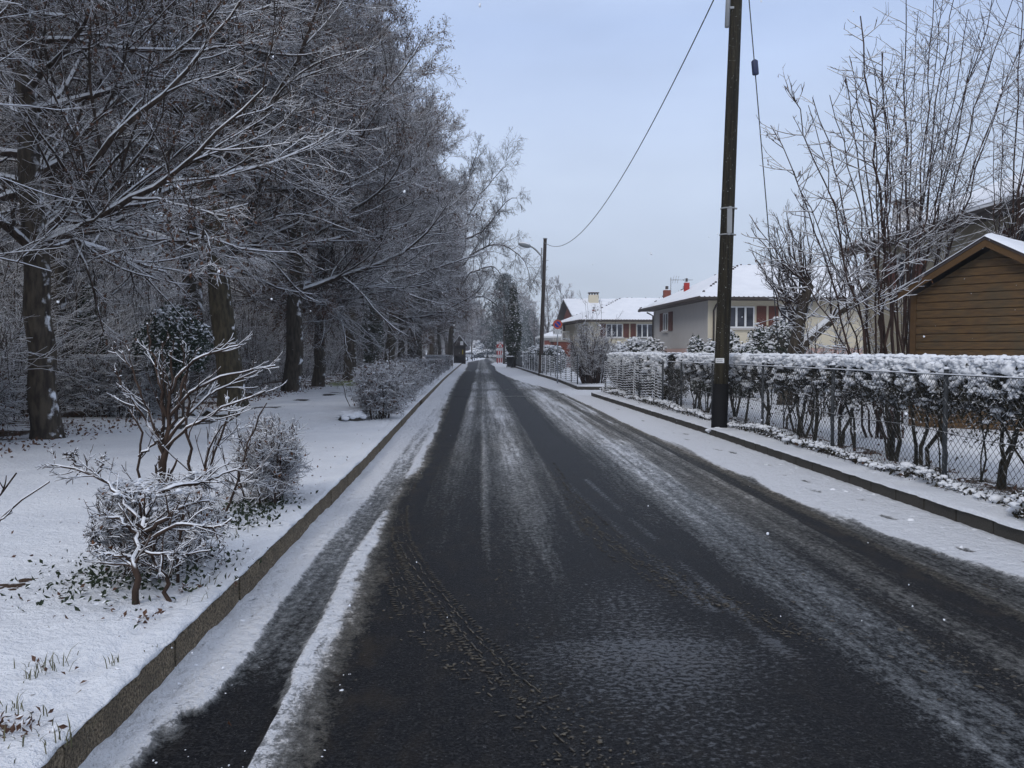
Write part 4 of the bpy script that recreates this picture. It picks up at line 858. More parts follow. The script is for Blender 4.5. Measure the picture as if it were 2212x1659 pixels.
def cable(p0, p1_, sag, r, label, n=40):
    p0, p1_ = np.array(p0), np.array(p1_); t = np.linspace(0, 1, n)[:, None]; P = p0*(1-t)+p1_*t; P[:, 2] -= (4*sag*t*(1-t))[:, 0]; mb = MB(); mb.tube(P-p0, r, 6)
    o = mb.build('cable', M['wire']); o.location = p0; return tag(o, label, 'cable')
cable(np.array(NP)+ax(9.1), np.array(FP)+bx_(8.7)+[0, -.2, 0], 2.0, .014, 'black cable sagging across the sky from the near pole to the lamp pole')
cable(np.array(FP)+bx_(7.9), (3.3, 83, 7.9), 1.3, .016, 'thin cable dropping from the lamp pole towards the ivy-clad pole')
st_root = empty('stay_wire', (6.2, 16.6, .1)); T0 = np.array(NP)+ax(9.25)+[.1, 0, 0]-np.array([6.2, 16.6, .1]); mb = MB(); mb.bar((0, 0, -.2), T0, .010, 6); put(mb, 'wire', M['wire'], st_root)
mb = MB(); c = T0*.755; d = T0/np.linalg.norm(T0); mb.tube([c-d*.16, c-d*.15, c-d*.13, c+d*.10, c+d*.13], [.02, .055, .062, .062, .03], 12); mb.tube([c+d*.1, c+d*.12], .03, 8); put(mb, 'insulator', M['ink'], st_root)
tag(st_root, 'taut stay wire with a dark insulator just right of the near telegraph pole', 'wire')

# no-parking sign
M['signred'] = m_plain('sign_red', (0.55, 0.085, 0.03), .5, .1); M['signblue'] = m_plain('sign_blue', (0.01, 0.05, 0.33), .5, .1)
g = np.array([at(1200*.463, 827*.463, 44).x, 42.5])
sg = empty('parking_sign', (at(1393.5*.4, 380, 41.5).x, 41.5, .12)); mb = MB(); mb.bar((0, 0, -.1), (0, 0, 3.0), .03, 10); put(mb, 'post', M['metal'], sg)
def disc(mb, r0, r1, y, z, n=40, m=0):
    for i in range(n):
        a0, a1 = 2*PI*i/n, 2*PI*(i+1)/n; mb.add([(r0*math.cos(a0), y, z+r0*math.sin(a0)), (r1*math.cos(a0), y, z+r1*math.sin(a0)), (r1*math.cos(a1), y, z+r1*math.sin(a1)), (r0*math.cos(a1), y, z+r0*math.sin(a1))], [(0, 1, 2, 3)], m)
ZS = 2.86; R_ = .23
mb = MB(); mb.tube([(0, -.03, ZS), (0, -.05, ZS)], R_+.01, 40); dk = put(mb, 'disc', M['grey'], sg)
mb = MB(); disc(mb, R_*.66, R_, -.054, ZS); c45 = math.cos(PI/4)
mb.prism([(x*c45+y*c45, -.060, ZS-x*c45+y*c45) for x, y in ((-R_*.68, -.028), (R_*.68, -.028), (R_*.68, .028), (-R_*.68, .028))], (0, .003, 0)); mb.build('red_ring', M['signred'], dk)
mb = MB(); disc(mb, 0.0, R_*.655, -.0535, ZS); mb.build('blue_field', M['signblue'], dk)
mb = MB(); zc = ZS-R_-.15; mb.box((-.22, -.05, zc-.12), (.22, -.035, zc+.12)); pl = put(mb, 'text_plate', M['white'], sg)
mb = MB(); 
for sx_ in (-1, 1): mb.prism([(sx_*.18-.018, -.052, zc-.07), (sx_*.18+.018, -.052, zc-.07), (sx_*.18+.018, -.052, zc+.07), (sx_*.18-.018, -.052, zc+.07)], (0, .001, 0))
mb.build('marker_bars', M['black'], pl)
mb = MB()
for z_, hw in ((.06, .11), (0, .09), (-.06, .05)):
    x = -hw
    while x < hw: wv = .02+.02*abs(math.sin(x*99)); mb.box((x, -.053, zc+z_-.016), (x+wv*.7, -.0505, zc+z_+.016)); x += wv+.014
mb.build('lettering', M['grey'], pl)
tag(sg, 'round red and blue no-parking sign above a small white text plate', 'sign')
# roadworks barrier cluster
M['red'] = m_plain('barrier_red', (0.42, 0.03, 0.03), .5, .2); M['offwhite'] = m_plain('barrier_white', (0.55, 0.57, 0.6), .5, .1)
rw = empty('roadworks_sign', (at(500.2, 362, 112).x, 112, .05)); W_ = .48
mb = MB(); mb.bar((-W_*.8, .05, -.05), (-W_*.8, .05, 2.95), .05, 8); mb.bar((W_*.8, .05, -.05), (W_*.8, .05, 2.95), .05, 8); put(mb, 'post', M['grey'], rw)
for z0, z1, cm, strp in ((0.12, .72, 'red', 1), (.76, 1.16, 'offwhite', 0), (1.18, 1.72, 'red', 1), (1.74, 2.1, 'offwhite', 0), (2.12, 2.58, 'red', 0), (2.6, 2.95, 'offwhite', 2)):
    mb = MB(); mb.box((-W_, -.04, z0), (W_, .0, z1)); bd = put(mb, 'board', M[cm], rw); mb = MB()
    if strp == 1:
        for x in (-.25, .03, .28): mb.box((x-.055, -.048, z0+.02), (x+.045, -.0405, z1-.02))
        mb.build('white_stripe', M['white'], bd)
    elif strp == 2:
        for x in (-.27, -.02, .2): mb.box((x-.04, -.048, z0+.02), (x+.04, -.0405, z1-.03))
        mb.build('dark_stripe', M['grey'], bd)
mb = MB(); mb.prism([(-.42, -.075, 2.12), (.42, -.075, 2.12), (0, -.075, 2.86)], (0, .02, 0)); tr = put(mb, 'warning_triangle', M['red'], rw)
mb = MB(); mb.prism([(-.29, -.082, 2.19), (.29, -.082, 2.19), (0, -.082, 2.70)], (0, .005, 0)); mb.build('white_field', M['white'], tr)
mb = MB(); mb.prism([(-.12, -.088, 2.2), (-.04, -.088, 2.2), (-.02, -.088, 2.34), (.07, -.088, 2.2), (.11, -.088, 2.2), (.05, -.088, 2.42), (.02, -.088, 2.5), (-.06, -.088, 2.48), (-.09, -.088, 2.36)], (0, .004, 0)); mb.bar((-.02, -.088, 2.40), (.16, -.088, 2.24), .014, 6); mb.build('worker_symbol', M['black'], tr)
tag(rw, 'stack of red and white roadworks boards with a warning triangle at the far bend', 'road sign')
# wheelie bin
wb = empty('wheelie_bin', (at(509.6, 366, 83).x, 82.6, .06)); mb = MB()
v = [(-.25, -.3, .06), (.25, -.3, .06), (.25, .3, .06), (-.25, .3, .06), (-.31, -.38, .98), (.31, -.38, .98), (.31, .38, .98), (-.31, .38, .98)]; mb.add(v, [(0,3,2,1),(4,5,6,7),(0,1,5,4),(1,2,6,5),(2,3,7,6),(3,0,4,7)]); put(mb, 'body', M['black'], wb)
mb = MB(); mb.box((-.34, -.41, .985), (.34, .41, 1.05)); mb.bar((-.3, .44, 1.0), (.3, .44, 1.0), .025); put(mb, 'lid', M['black'], wb)
for s in (-1, 1): mb = MB(); mb.bar((s*.27, .3, .1), (s*.32, .3, .1), .1, 16); put(mb, 'wheel', M['black'], wb)
mb = MB(); blobs(mb, [(x, y, 1.09) for x in (-.2, 0, .2) for y in (-.25, 0, .25)], np.full(9, .17), np.random.RandomState(1), 0, ICO1, .35); put(mb, 'snow', M['snow'], wb)
tag(wb, 'black wheelie bin with snow on its lid at the foot of the ivy-clad pole', 'bin')
# ivy-clad pole
def ivy_pole():
    rng = np.random.RandomState(5); root = empty('ivy_pole', (at(513.5, 366, 83.6).x, 83.6, .05)); mb = MB(); mb.tube([(0, 0, -.2), (-.02, 0, 4), (-.05, 0, 8.0)], [.3, .2, .14], 12); put(mb, 'pole', M['pole2'], root)
    n = 9000; z = rng.uniform(1.0, 8.2, n); hw = np.interp(z, [0, 1.2, 2.2, 3.2, 4.4, 5.4, 6.2, 7, 8.2], [.35, .42, .68, .84, .80, .52, .42, .32, .2])*(.8+.4*vn(z*1.5, z*0, 3)); a = rng.uniform(0, 2*PI, n); rr = hw*rng.uniform(.55, 1, n)**.5
    C = np.c_[rr*np.cos(a), rr*np.sin(a), z]; mb = MB(); leaves(mb, C, .17, rng, 0, .3, .8); put(mb, 'ivy', M['ivy'], root)
    mb = MB(); i = rng.choice(n, 200, p=(np.where((z > 3.2) & (z < 8.3), 1, .12))/np.where((z > 3.2) & (z < 8.3), 1, .12).sum()); out = C[i].copy(); out[:, :2] *= 1.1; blobs(mb, out, np.full(200, .085), rng, 0, ICO0, .6); put(mb, 'snow', M['snow'], root)
    tag(root, 'old pole completely overgrown with dark snowy ivy on the right side of the street', 'ivy pole')
ivy_pole()

# ------------------------------------------------------------------ fences and hedges on the right
M['fencewire'] = m_bark('fence_wire', (0.02, 0.022, 0.024), (0.05, 0.053, 0.056), snow=.75, nscale=9, bump=0)
FX = lambda Y: KXR(Y)+.47
def to_fence(P):    # (s, off, z): s runs down the street
    s = P[..., 0]; return np.stack([FX(s)+P[..., 1], s, P[..., 2]], -1)
def chain_fence(y0, y1, z0, z1, label, posts, pitch=.085, r=.0026, fx=FX, name='chain_link_fence', bulge=.02):
    O = np.array([fx(y0), y0, 0.]); root = empty(name, O); H = z1-z0; mb = MB()
    sx = np.arange(y0-H, y1+H, pitch)
    for sgn in (1, -1):
        a = sx if sgn > 0 else sx; t0 = np.clip((y0-a)*sgn/H, 0, 1) if sgn > 0 else np.clip((a-y1)/H, 0, 1); t1 = np.clip((y1-a)/H, 0, 1) if sgn > 0 else np.clip((a-y0)/H, 0, 1)
        ok = t1-t0 > .03; a, t0, t1 = a[ok], t0[ok], t1[ok]; t = t0[:, None]+(t1-t0)[:, None]*np.linspace(0, 1, 9)[None]
        s = a[:, None]+sgn*t*H; z = z0+t*H; off = bulge*np.sin(s*1.9)*np.sin(t*PI)+.0015*sgn+.003*np.sin(t*H/pitch*PI*2)
        P = np.stack([fx(s)+off, s, z], -1)-O; tubes(mb, P, np.full(P.shape[:2], r), 3, 0)
    put(mb, 'wire_mesh', M['fencewire'], root)
    for k_, zz_ in enumerate((z0+.02, z0+(z1-z0)*.47, z1)):
        s = np.linspace(y0, y1, 60); mb = MB(); mb.tube(np.c_[fx(s)-.004, s, zz_+.015*np.sin(s*2.1+k_)*(k_ < 2)]-O, .0045, 5)
        if zz_ == z1: q = np.c_[fx(s)-.004, s, zz_+.008+.0*s]-O; mb.tube(q, .007, 5, 1)
        put(mb, 'line_wire', [M['fencewire'], M['snow']], root)
    for y in posts:
        mb = MB(); x = float(fx(y))+.025; mb.tube(np.array([(x, y, -.05), (x, y, z1+.05)])-O, .024, 8); mb.tube(np.array([(x, y, z1+.05), (x, y, z1+.055)])-O, .028, 8)
        ps = put(mb, 'post', M['wire'], root); mb = MB(); blobs(mb, [np.array((x, y, z1+.07))-O], np.array([.035]), np.random.RandomState(1), 0, ICO1, .7); mb.build('snow', M['snow'], ps)
    return tag(root, label, 'fence')
chain_fence(5.2, 20.6, .22, 1.36, 'dark chain-link fence in front of the long clipped hedge on the right', [5.9, 8.55, 11.3, 14.1, 17.0, 19.4])
def curtain(y0, y1, z0, z1, label, seed, pitch=.075, fx=FX, dens=.85, posts=(), r=.010):
    """chain-link panel with snow lying on every row of its mesh"""
    rng = np.random.RandomState(seed); O = np.array([fx(y0), y0, 0.]); root = empty('snowy_wire_fence', O); mb = MB(); L = y1-y0; n = int(L/.16)
    for zr in np.arange(z0, z1, pitch):
        s = np.linspace(y0, y1, n); wave = .05*np.sin(s*2.3)+.03*np.sin(s*5.1+zr); P = np.stack([fx(s)+wave, s, zr+.03*np.sin(s*2.3+1)+.012*np.where(np.arange(n) % 2, 1, -1)], -1)-O
        mb.tube(P, r*.45, 4, 0, cap=False)
        cut = vn(s*1.3, s*0+zr*2.0, seed); seg = np.where(cut < dens)[0]; seg = seg[seg < n-1]
        Q = np.stack([P[seg], P[seg+1]], 1); Q[..., 2] += r*.9; Q[..., 0] -= .004
        if len(Q): tubes(mb, Q, np.full((len(Q), 2), r)*(.6+.6*vn(s[seg]*4, s[seg]*0+zr*9, 2))[:, None], 5, 1)
    put(mb, 'wire_mesh', [M['fencewire'], M['snow']], root)
    for y in posts: mb = MB(); x = float(fx(y))-.02; mb.tube(np.array([(x, y, -.05), (x, y, z1+.06)])-O, .028, 8); put(mb, 'post', M['wire'], root)
    return tag(root, label, 'fence')
curtain(21.0, 29.2, .3, 1.30, 'wire fence with snow caught on every row of mesh, left of the open chain-link fence', 1, posts=(21.0, 23.7, 26.4, 29.2))
fx2 = lambda Y: KXR(Y)+.16
curtain(35.5, 74, .25, 1.45, 'wire fence crusted with snow along the garden beyond the driveway', 2, pitch=.10, fx=fx2, dens=.75, posts=tuple(np.arange(35.5, 74, 2.6)), r=.014)

M['stem'] = m_bark('hedge_stem', (0.012, 0.011, 0.008), (0.045, 0.038, 0.026), snow=.85, nscale=9)
def hedge_near(y0, y1, label, seed, zt=1.53, zb=1.10, hw=.34, open_=True, xo=.95, dens=1.0):
    rng = np.random.RandomState(seed); O = np.array([KXR(y0)+xo, y0, 0.]); root = empty('hedge', O); L = y1-y0
    cx_ = lambda y: KXR(y)+xo; stems = []
    for k_ in range(int(L/.56)):
        y = y0+.3+k_*.56+rng.normal()*.10; x = cx_(y)+rng.normal()*.08
        for j in range(rng.randint(2, 5)):
            ly, lx = rng.normal()*.22, rng.normal()*.12; r = rng.uniform(.008, .03)**1.0
            P, _ = trunk_line([(x, y+j*.05, .05), (x+lx*.3, y+j*.05+ly*.5, .5), (x+lx, y+ly*1.1+j*.05, 1.0), (x+lx*1.3, y+ly*1.5, zt-.08)], r, r*.5, 8, rng, .018); R = np.linspace(r*1.2, r*.5, 8)[None]
            mb = MB(); tubes(mb, P-O, R, 7, 0)
            if len(stems) < 90: put(mb, 'stem', M['stem'], root)
            stems.append(P)
    St = np.concatenate(stems); mb = MB(); Rr = np.full(St.shape[:2], .02)
    P2, R2 = spawn(St, Rr, 10, (.58, 1), (.22, .5), (.9, .3), 5, rng, up=.1, flat=.5, rs=.5, wig=.2, tip=.5, rmin=.005, Labs=1); P3, R3 = spawn(P2, R2, 8, (.2, 1), (.12, .3), (.9, .3), 4, rng, flat=.6, rs=.7, wig=.2, tip=.5, rmin=.0035, Labs=1)
    for P in (P2, P3):
        c = cx_(P[..., 1]); o = P[..., 0]-c; P[..., 0] = c+np.clip(o, -hw, hw); P[..., 2] = np.minimum(P[..., 2], zt)
        P[..., 1] = np.clip(P[..., 1], y0, y1)
    tubes(mb, P2-O, R2, 4, 0); tubes(mb, P3-O, R3, 3, 0); snow_ridges(mb, P2-O, R2, 1, 1, 4); put(mb, 'branches', [M['stem'], M['snow']], root)
    n = int(7000*L*dens); y = rng.uniform(y0, y1, n); hang = rng.exponential(.13, n)*(.5+1.1*vn(y*1.1, y*0, seed)); prof = zt-.04-rng.rand(n)*(zt-zb)*.95
    low = rng.rand(n) < .26; z = np.where(low, zb+.08-hang, prof); x = cx_(y)+rng.uniform(-1, 1, n)*hw*np.where(low, .85, 1)
    gap = vn(y*2.0, z*3.0, seed+3); kp = (z > .25)&((z > zb+.1) | (gap > .45)); 
    C = np.c_[x, y, z][kp]; mb = MB(); leaves(mb, C-O, .042, rng, 0, .3, .6); put(mb, 'foliage', M['hedge'], root)
    # snow: a thick uneven cap and many clumps on the shoulders
    mb = MB(); ys_ = np.arange(y0, y1, .035); a = np.linspace(-1, 1, 25); A, Yg = np.meshgrid(a, ys_); 
    edge = 1+.22*(fbm(Yg*3.2, np.sign(A)*4+A*0, seed+8, 4)-.5)*2
    Xg = cx_(Yg)+A*hw*edge*1.02; top = zt+.045*(fbm(Xg*9, Yg*7, seed+9, 4)-.3)+.05*(fbm(Yg*1.2, Yg*0, seed+4)-.5); Zg = top-.11*np.abs(A)**4-.02
    i = np.arange(len(ys_)-1)[:, None]*25+np.arange(24)[None]; mb.add(np.stack([Xg, Yg, Zg], -1).reshape(-1, 3)-O, np.stack([i, i+1, i+26, i+25], -1).reshape(-1, 4), 0, True)
    m = int(950*L); y = rng.uniform(y0, y1, m); sd = np.where(rng.rand(m) < .72, -1, 1); t = rng.rand(m)**1.25; x = cx_(y)+sd*hw*(.86+.2*rng.rand(m)); z = zt-.02-t*(zt-zb)*.85
    kp = vn(y*7, z*11, seed+6) > .30+.38*t; C = np.c_[x, y, z][kp]; sz = (.0175*rng.lognormal(0, .5, m))[kp]*(1.12-.5*t[kp]); blobs(mb, C-O, np.c_[sz*.9, sz*1.5, sz*.75], rng, 0, ICO1, rough=.45)
    m = int(260*L); y = rng.uniform(y0, y1, m); x = cx_(y)+rng.uniform(-1, 1, m)*hw; blobs(mb, np.c_[x, y, zt+.012+.05*(fbm(y*1.2, y*0, seed+4)-.5)*1]-O, .02*rng.lognormal(0, .4, m), rng, 0, ICO1, flat=.5, rough=.4)
    j = rng.randint(0, len(P3), int(150*L)); C = P3[j, 2]; C = C[(C[:, 2] < zb+.1) & (C[:, 2] > .35)]; sz = .02*rng.lognormal(0, .45, len(C)); blobs(mb, C+[0, 0, .012]-O, np.c_[sz, sz*1.7, sz*.7], rng, 0, ICO1, rough=.45)
    put(mb, 'snow', M['snow'], root)
    return tag(root, label, 'hedge')
hedge_near(5.6, 20.4, 'long clipped hedge with bare stems and a thick snow top behind the chain-link fence', 3)
hedge_near(21.3, 29.6, 'shorter dense hedge with a snow top behind the snow-caught wire fence', 4, zt=1.55, zb=.6, dens=1.6)
def fringe():
    rng = np.random.RandomState(14); n = 5200; y = rng.uniform(5.0, 29.5, n); cl = vn(y*1.1, y*0, 33); hgt = .16*np.clip(cl*1.6-.2, .15, 1); off = rng.normal(size=n)*.05+.02
    mb = MB(); C = np.c_[FX(y)+off-.05, y, .19+hgt*rng.rand(n)]; leaves(mb, C, .05, rng, 0, -.1, .5)
    m = 1500; j = rng.randint(0, n, m); top = C[j].copy(); top[:, 2] = .195+hgt[j]*(.75+.35*rng.rand(m)); top[:, 0] += rng.normal(size=m)*.03; sz = .019*rng.lognormal(0, .4, m); blobs(mb, top, np.c_[sz, sz*1.3, sz*.7], rng, 1, ICO1, rough=.4)
    stuff(mb.build('ground_ivy', [M['hedge'], M['snow']]), 'strip of dark ground ivy under snow clumps along the foot of the fence', 'ground cover')
fringe()
evergreen('ivy_bush', (4.98, 5.95, .15), (.62, 1.0, 1.15), 5200, 81, 'dark leafy bush with snow clumps hanging over the right kerb at the photo edge', 'bush', mat='hedge', leafsize=.05, blobn=620, blobsz=.030, shell=.4, core=False)
evergreen('ivy_bush', (4.78, 6.7, .12), (.5, .9, .32), 2200, 82, 'low tuft spilling over the right kerb below the leafy bush', 'bush', mat='hedge', leafsize=.045, blobn=260, blobsz=.024, shell=.3, core=False)

# ------------------------------------------------------------------ buildings
M['render'] = m_plain('grey_render', (0.46, 0.44, 0.42), .85, .08, 2.5, bump=.004); M['cream'] = m_plain('cream_render', (0.62, 0.56, 0.43), .85, .07, 2.0, bump=.004)
M['pink'] = m_plain('pink_plinth', (0.52, 0.36, 0.32), .85, .08); M['brown'] = m_plain('brown_shutter', (0.11, 0.034, 0.022), .6, .25, 12); M['darkwood'] = m_plain('dark_eave', (0.05, 0.04, 0.035), .7, .3)
M['tile'] = m_plain('roof_tile', (0.055, 0.045, 0.045), .7, .4, 9); M['brick'] = m_plain('brick', (0.22, 0.07, 0.05), .8, .3, 12); M['redclay'] = m_plain('red_clay', (0.38, 0.035, 0.03), .6, .2, 12)
k = NT('window_glass'); k.col(k.mix(k.rng(k.noise(1.5, 3), .35, .65), (0.012, 0.016, 0.028), (0.06, 0.065, 0.085))); k.rough(.06); k.spec(.6); M['glass'] = k.m
k = NT('roof_snow')
w1 = k.n('ShaderNodeTexWave', wave_type='BANDS', bands_direction='Z'); w1.inputs['Scale'].default_value = 3.2; w1.inputs['Distortion'].default_value = 1.0; w1.inputs['Detail'].default_value = 2; k.l(k.geo.outputs['Position'], w1.inputs['Vector'])
k.col(k.mix(k.rng(k.noise(1.2, 4), .3, .7), (0.80, 0.82, 0.86), (0.87, 0.885, 0.92))); k.rough(.6); k.bump(k.math('ADD', k.math('MULTIPLY', w1.outputs[0], .5), k.math('MULTIPLY', k.noise(5, 4), .6)), .035); M['roofsnow'] = k.m
def frame_pt(O, u, v): return lambda a, b, z: np.array([O[0]+u[0]*a+v[0]*b, O[1]+u[1]*a+v[1]*b, z])
def quadslab(mb, q, dz, m=0):
    q = np.array(q, float); mb.prism(q, (0, 0, dz), m)
def window(root, f, a0, a1, b, z0, z1, panes=3, shut=(), sill=True, depth=.12):
    """f(a, outward, z): wall-aligned frame; b outward offset"""
    mb = MB(); W = lambda a, o, z: f(a, b+o, z)
    def bx(mb, A0, A1, o0, o1, Z0, Z1, m=0):
        v = [W(A0, o0, Z0), W(A1, o0, Z0), W(A1, o1, Z0), W(A0, o1, Z0), W(A0, o0, Z1), W(A1, o0, Z1), W(A1, o1, Z1), W(A0, o1, Z1)]; mb.add(v, [(0,3,2,1),(4,5,6,7),(0,1,5,4),(1,2,6,5),(2,3,7,6),(3,0,4,7)], m)
    e = .06; bx(mb, a0, a1, .003, .05, z0, z0+e); bx(mb, a0, a1, .003, .05, z1-e, z1); bx(mb, a0, a0+e, .003, .048, z0+e, z1-e); bx(mb, a1-e, a1, .003, .048, z0+e, z1-e)
    for k_ in range(1, panes): c = a0+(a1-a0)*k_/panes; bx(mb, c-e*.8, c+e*.8, .004, .052, z0+e, z1-e)
    wr = mb.build('window', M['white'], root); mb = MB(); bx(mb, a0+.02, a1-.02, .0025, .02, z0+.02, z1-.02); mb.build('pane', M['glass'], wr)
    if sill: mb = MB(); bx(mb, a0-.12, a1+.12, .0, .13, z0-.1, z0-.01); mb.build('sill', M['render'], wr); mb = MB(); bx(mb, a0-.1, a1+.1, .01, .12, z0-.008, z0+.02); mb.build('sill_snow', M['snow'], wr)
    for s0, s1 in shut:
        mb = MB(); bx(mb, s0, s1, .004, .045, z0-.02, z1+.02); bx(mb, s0+.04, s1-.04, .046, .06, z0+.15, z0+.22); bx(mb, s0+.04, s1-.04, .046, .06, z1-.22, z1-.15); mb.build('shutter', M['brown'], root)
def roof(root, eaves, ridge, tilesnow=.07, th=.12, name='roof', hips=True, gaps=()):
    """hip roof: four eave corners (SW, SE, NE, NW) and two ridge points (W, E)"""
    E = [np.array(e, float) for e in eaves]; A, B = [np.array(r, float) for r in ridge]
    faces = [[E[0], E[1], B, A], [E[1], E[2], B], [E[2], E[3], A, B], [E[3], E[0], A]]
    mb = MB()
    V = E+[A, B]; mb.add(V, [(0, 1, 5, 4), (2, 3, 4, 5)], 0); mb.add(V, [(1, 2, 5), (3, 0, 4)], 0)
    Vb = [v-[0, 0, th] for v in E]; mb.add(E+Vb, [(0, 1, 5, 4), (1, 2, 6, 5), (2, 3, 7, 6), (3, 0, 4, 7), (4, 5, 6, 7)], 0)
    rf = mb.build(name, M['darkwood'], root)
    mb = MB()
    def sheet(q):
        q = [np.array(p) for p in q]
        if len(q) == 3: q = [q[0], q[1], q[2], q[2]]
        n = 40; s, t = np.meshgrid(np.linspace(0, 1, n), np.linspace(0, 1, n)); P = ((1-s)*(1-t))[..., None]*q[0]+(s*(1-t))[..., None]*q[1]+(s*t)[..., None]*q[2]+((1-s)*t)[..., None]*q[3]
        ed = np.minimum(1, np.minimum(t*14+.25, np.minimum(s, 1-s)*10+.5)); P[..., 2] += tilesnow*ed*(.7+.6*fbm(P[..., 0]*2, P[..., 1]*2+P[..., 2], 7, 3)); i = np.arange(n-1)[:, None]*n+np.arange(n-1)[None]
        mb.add(P.reshape(-1, 3), np.stack([i, i+1, i+n+1, i+n], -1).reshape(-1, 4), 0, True)
    for q in faces: sheet(q)
    mb.build('roof_snow', M['roofsnow'], rf)
    mb = MB(); rng = np.random.RandomState(3)
    lines = [(E[0], A), (E[1], B), (E[2], B), (E[3], A)] if hips else []
    for a, b in lines+[(A, B)]:
        L = np.linalg.norm(b-a); d = (b-a)/L
        for s in np.arange(.1, L-.2, .42):
            if rng.rand() < .55: p = a+d*s+[0, 0, tilesnow*.6]; mb.tube([p, p+d*rng.uniform(.05, .16)], .06, 6)
    for a, b in ((E[0], E[1]), (E[3], E[0])):       # wavy tile ends along the eaves
        L = np.linalg.norm(b-a); d = (b-a)/L; o_ = np.cross(d, [0, 0, 1]); o_ = o_/np.linalg.norm(o_)
        for s in np.arange(.1, L, .24): p = a+d*s; mb.tube([p+o_*.05+[0, 0, -.03], p-o_*.10+[0, 0, .01]], .055, 6)
    mb.build('tiles', M['tile'], rf)
    mb = MB()
    for a, b in ((E[0], E[1]), (E[3], E[0])): mb.bar(a+[0, 0, -th*.7], b+[0, 0, -th*.7], .075, 8)
    mb.build('gutter', M['darkwood'], rf)
    return rf
def walls(root, pts, z0, z1, mat, name='wall'):
    mb = MB(); p = np.array([(x, y, z0) for x, y in pts]); mb.prism(p, (0, 0, z1-z0)); return mb.build(name, mat, root)
# near house
A_ = np.array([11.03, 40.0]); th_ = math.radians(2.4); u_ = np.array([math.cos(th_), math.sin(th_)]); v_ = np.array([-math.sin(th_), math.cos(th_)])
h1 = empty('house', (11.03, 40, 0)); fp = frame_pt((0, 0), u_, v_)
def off2(poly): return poly
cs = [(0, 0), (15, 0), (15, 10.6), (0, 10.6)]
walls(h1, [tuple(fp(a, b, 0)[:2]) for a, b in cs], 1.8, 4.12, M['cream'])
walls(h1, [tuple(fp(a, b, 0)[:2]) for a, b in [(-.012, .02), (.02, .02), (.02, 10.58), (-.012, 10.58)]], 1.79, 4.11, M['render'], 'side_wall')
walls(h1, [tuple(fp(a, b, 0)[:2]) for a, b in [(-.03, -.03), (15.03, -.03), (15.03, 10.63), (-.03, 10.63)]], -.1, 1.78, M['pink'], 'plinth')
roof(h1, [fp(-.75, -.75, 4.22), fp(15.75, -.75, 4.22), fp(15.75, 11.35, 4.22), fp(-.75, 11.35, 4.22)], [fp(3.4, 5.3, 6.35), fp(11.6, 5.3, 6.35)])
ff = lambda a, o, z: fp(a, -o, z); fl = lambda s, o, z: fp(-o-.013, s, z)
window(h1, ff, .95, 2.3, 0, 2.78, 3.82, 3, ((.42, .93), (2.42, 2.9), (3.02, 3.5)))
window(h1, ff, 3.55, 4.7, 0, 2.78, 3.82, 3)
window(h1, fl, 7.2, 8.2, 0, 2.82, 3.85, 2, ((8.25, 8.95), (6.25, 7.05)))
mb = MB(); c = fp(.25, -.10, 0); mb.tube([c+[0, 0, 1.0], c+[0, 0, 3.6], fp(.3, -.3, 3.85), fp(.35, -.65, 4.05)], .05, 8); c = fp(-.12, 10.3, 0); mb.tube([c+[0, 0, 1.5], c+[0, 0, 3.8], fp(-.5, 10.3, 4.0)], .05, 8); mb.build('downpipe', M['darkwood'], h1)
def chimney(root, p, w_, h_, mat, pot=True, cap=True):
    mb = MB(); x, y, z = p; mb.box((x-w_, y-w_*.8, z-.8), (x+w_, y+w_*.8, z+h_)); ch = mb.build('chimney', M[mat], root); mb = MB()
    if cap:
        mb.box((x-w_*1.12, y-w_*.9, z+h_+.18), (x+w_*1.12, y+w_*.9, z+h_+.26))
        for a in (-.9, -.3, .3, .9): mb.box((x+a*w_*.95-.04, y-w_*.7, z+h_), (x+a*w_*.95+.04, y+w_*.7, z+h_+.18))
    else: mb.tube([(x, y, z+h_), (x, y, z+h_+.25)], w_*.45, 10)
    mb.build('cowl', M['tile'], ch); mb = MB(); blobs(mb, [(x, y, z+h_+(.28 if cap else .02))], np.array([[w_, w_*.8, .05]]), np.random.RandomState(2), 0, ICO1); mb.build('snow', M['snow'], ch)
chimney(h1, fp(.7, 10.2, 4.6), .2, .75, 'brick', cap=False); chimney(h1, fp(.75, 6.2, 4.85), .14, .62, 'redclay', cap=False)
mb = MB(); a = fp(1.0, 10.4, 0); mb.bar(a+[0, 0, 4.4], a+[0, 0, 6.15], .022, 6); mb.bar(a+[-.05, 0, 6.0], a+[1.35, 0, 6.0], .016, 6)
for q in (.15, .3, .45): mb.bar(a+[q, -.25, 6.0], a+[q, .25, 6.0], .01, 5); mb.bar(a+[q-.05, 0, 5.8], a+[q+.05, 0, 6.25], .01, 5)
mb.tube([a+[.7, 0, 6.0], a+[.95, 0, 6.1], a+[1.25, 0, 6.0], a+[.95, 0, 5.9], a+[.7, 0, 6.0]], .01, 5); mb.build('antenna', M['metal'], h1)
tag(h1, 'nearest pale bungalow with a hipped snowy roof, red-brown shutters and a red flue', 'house')
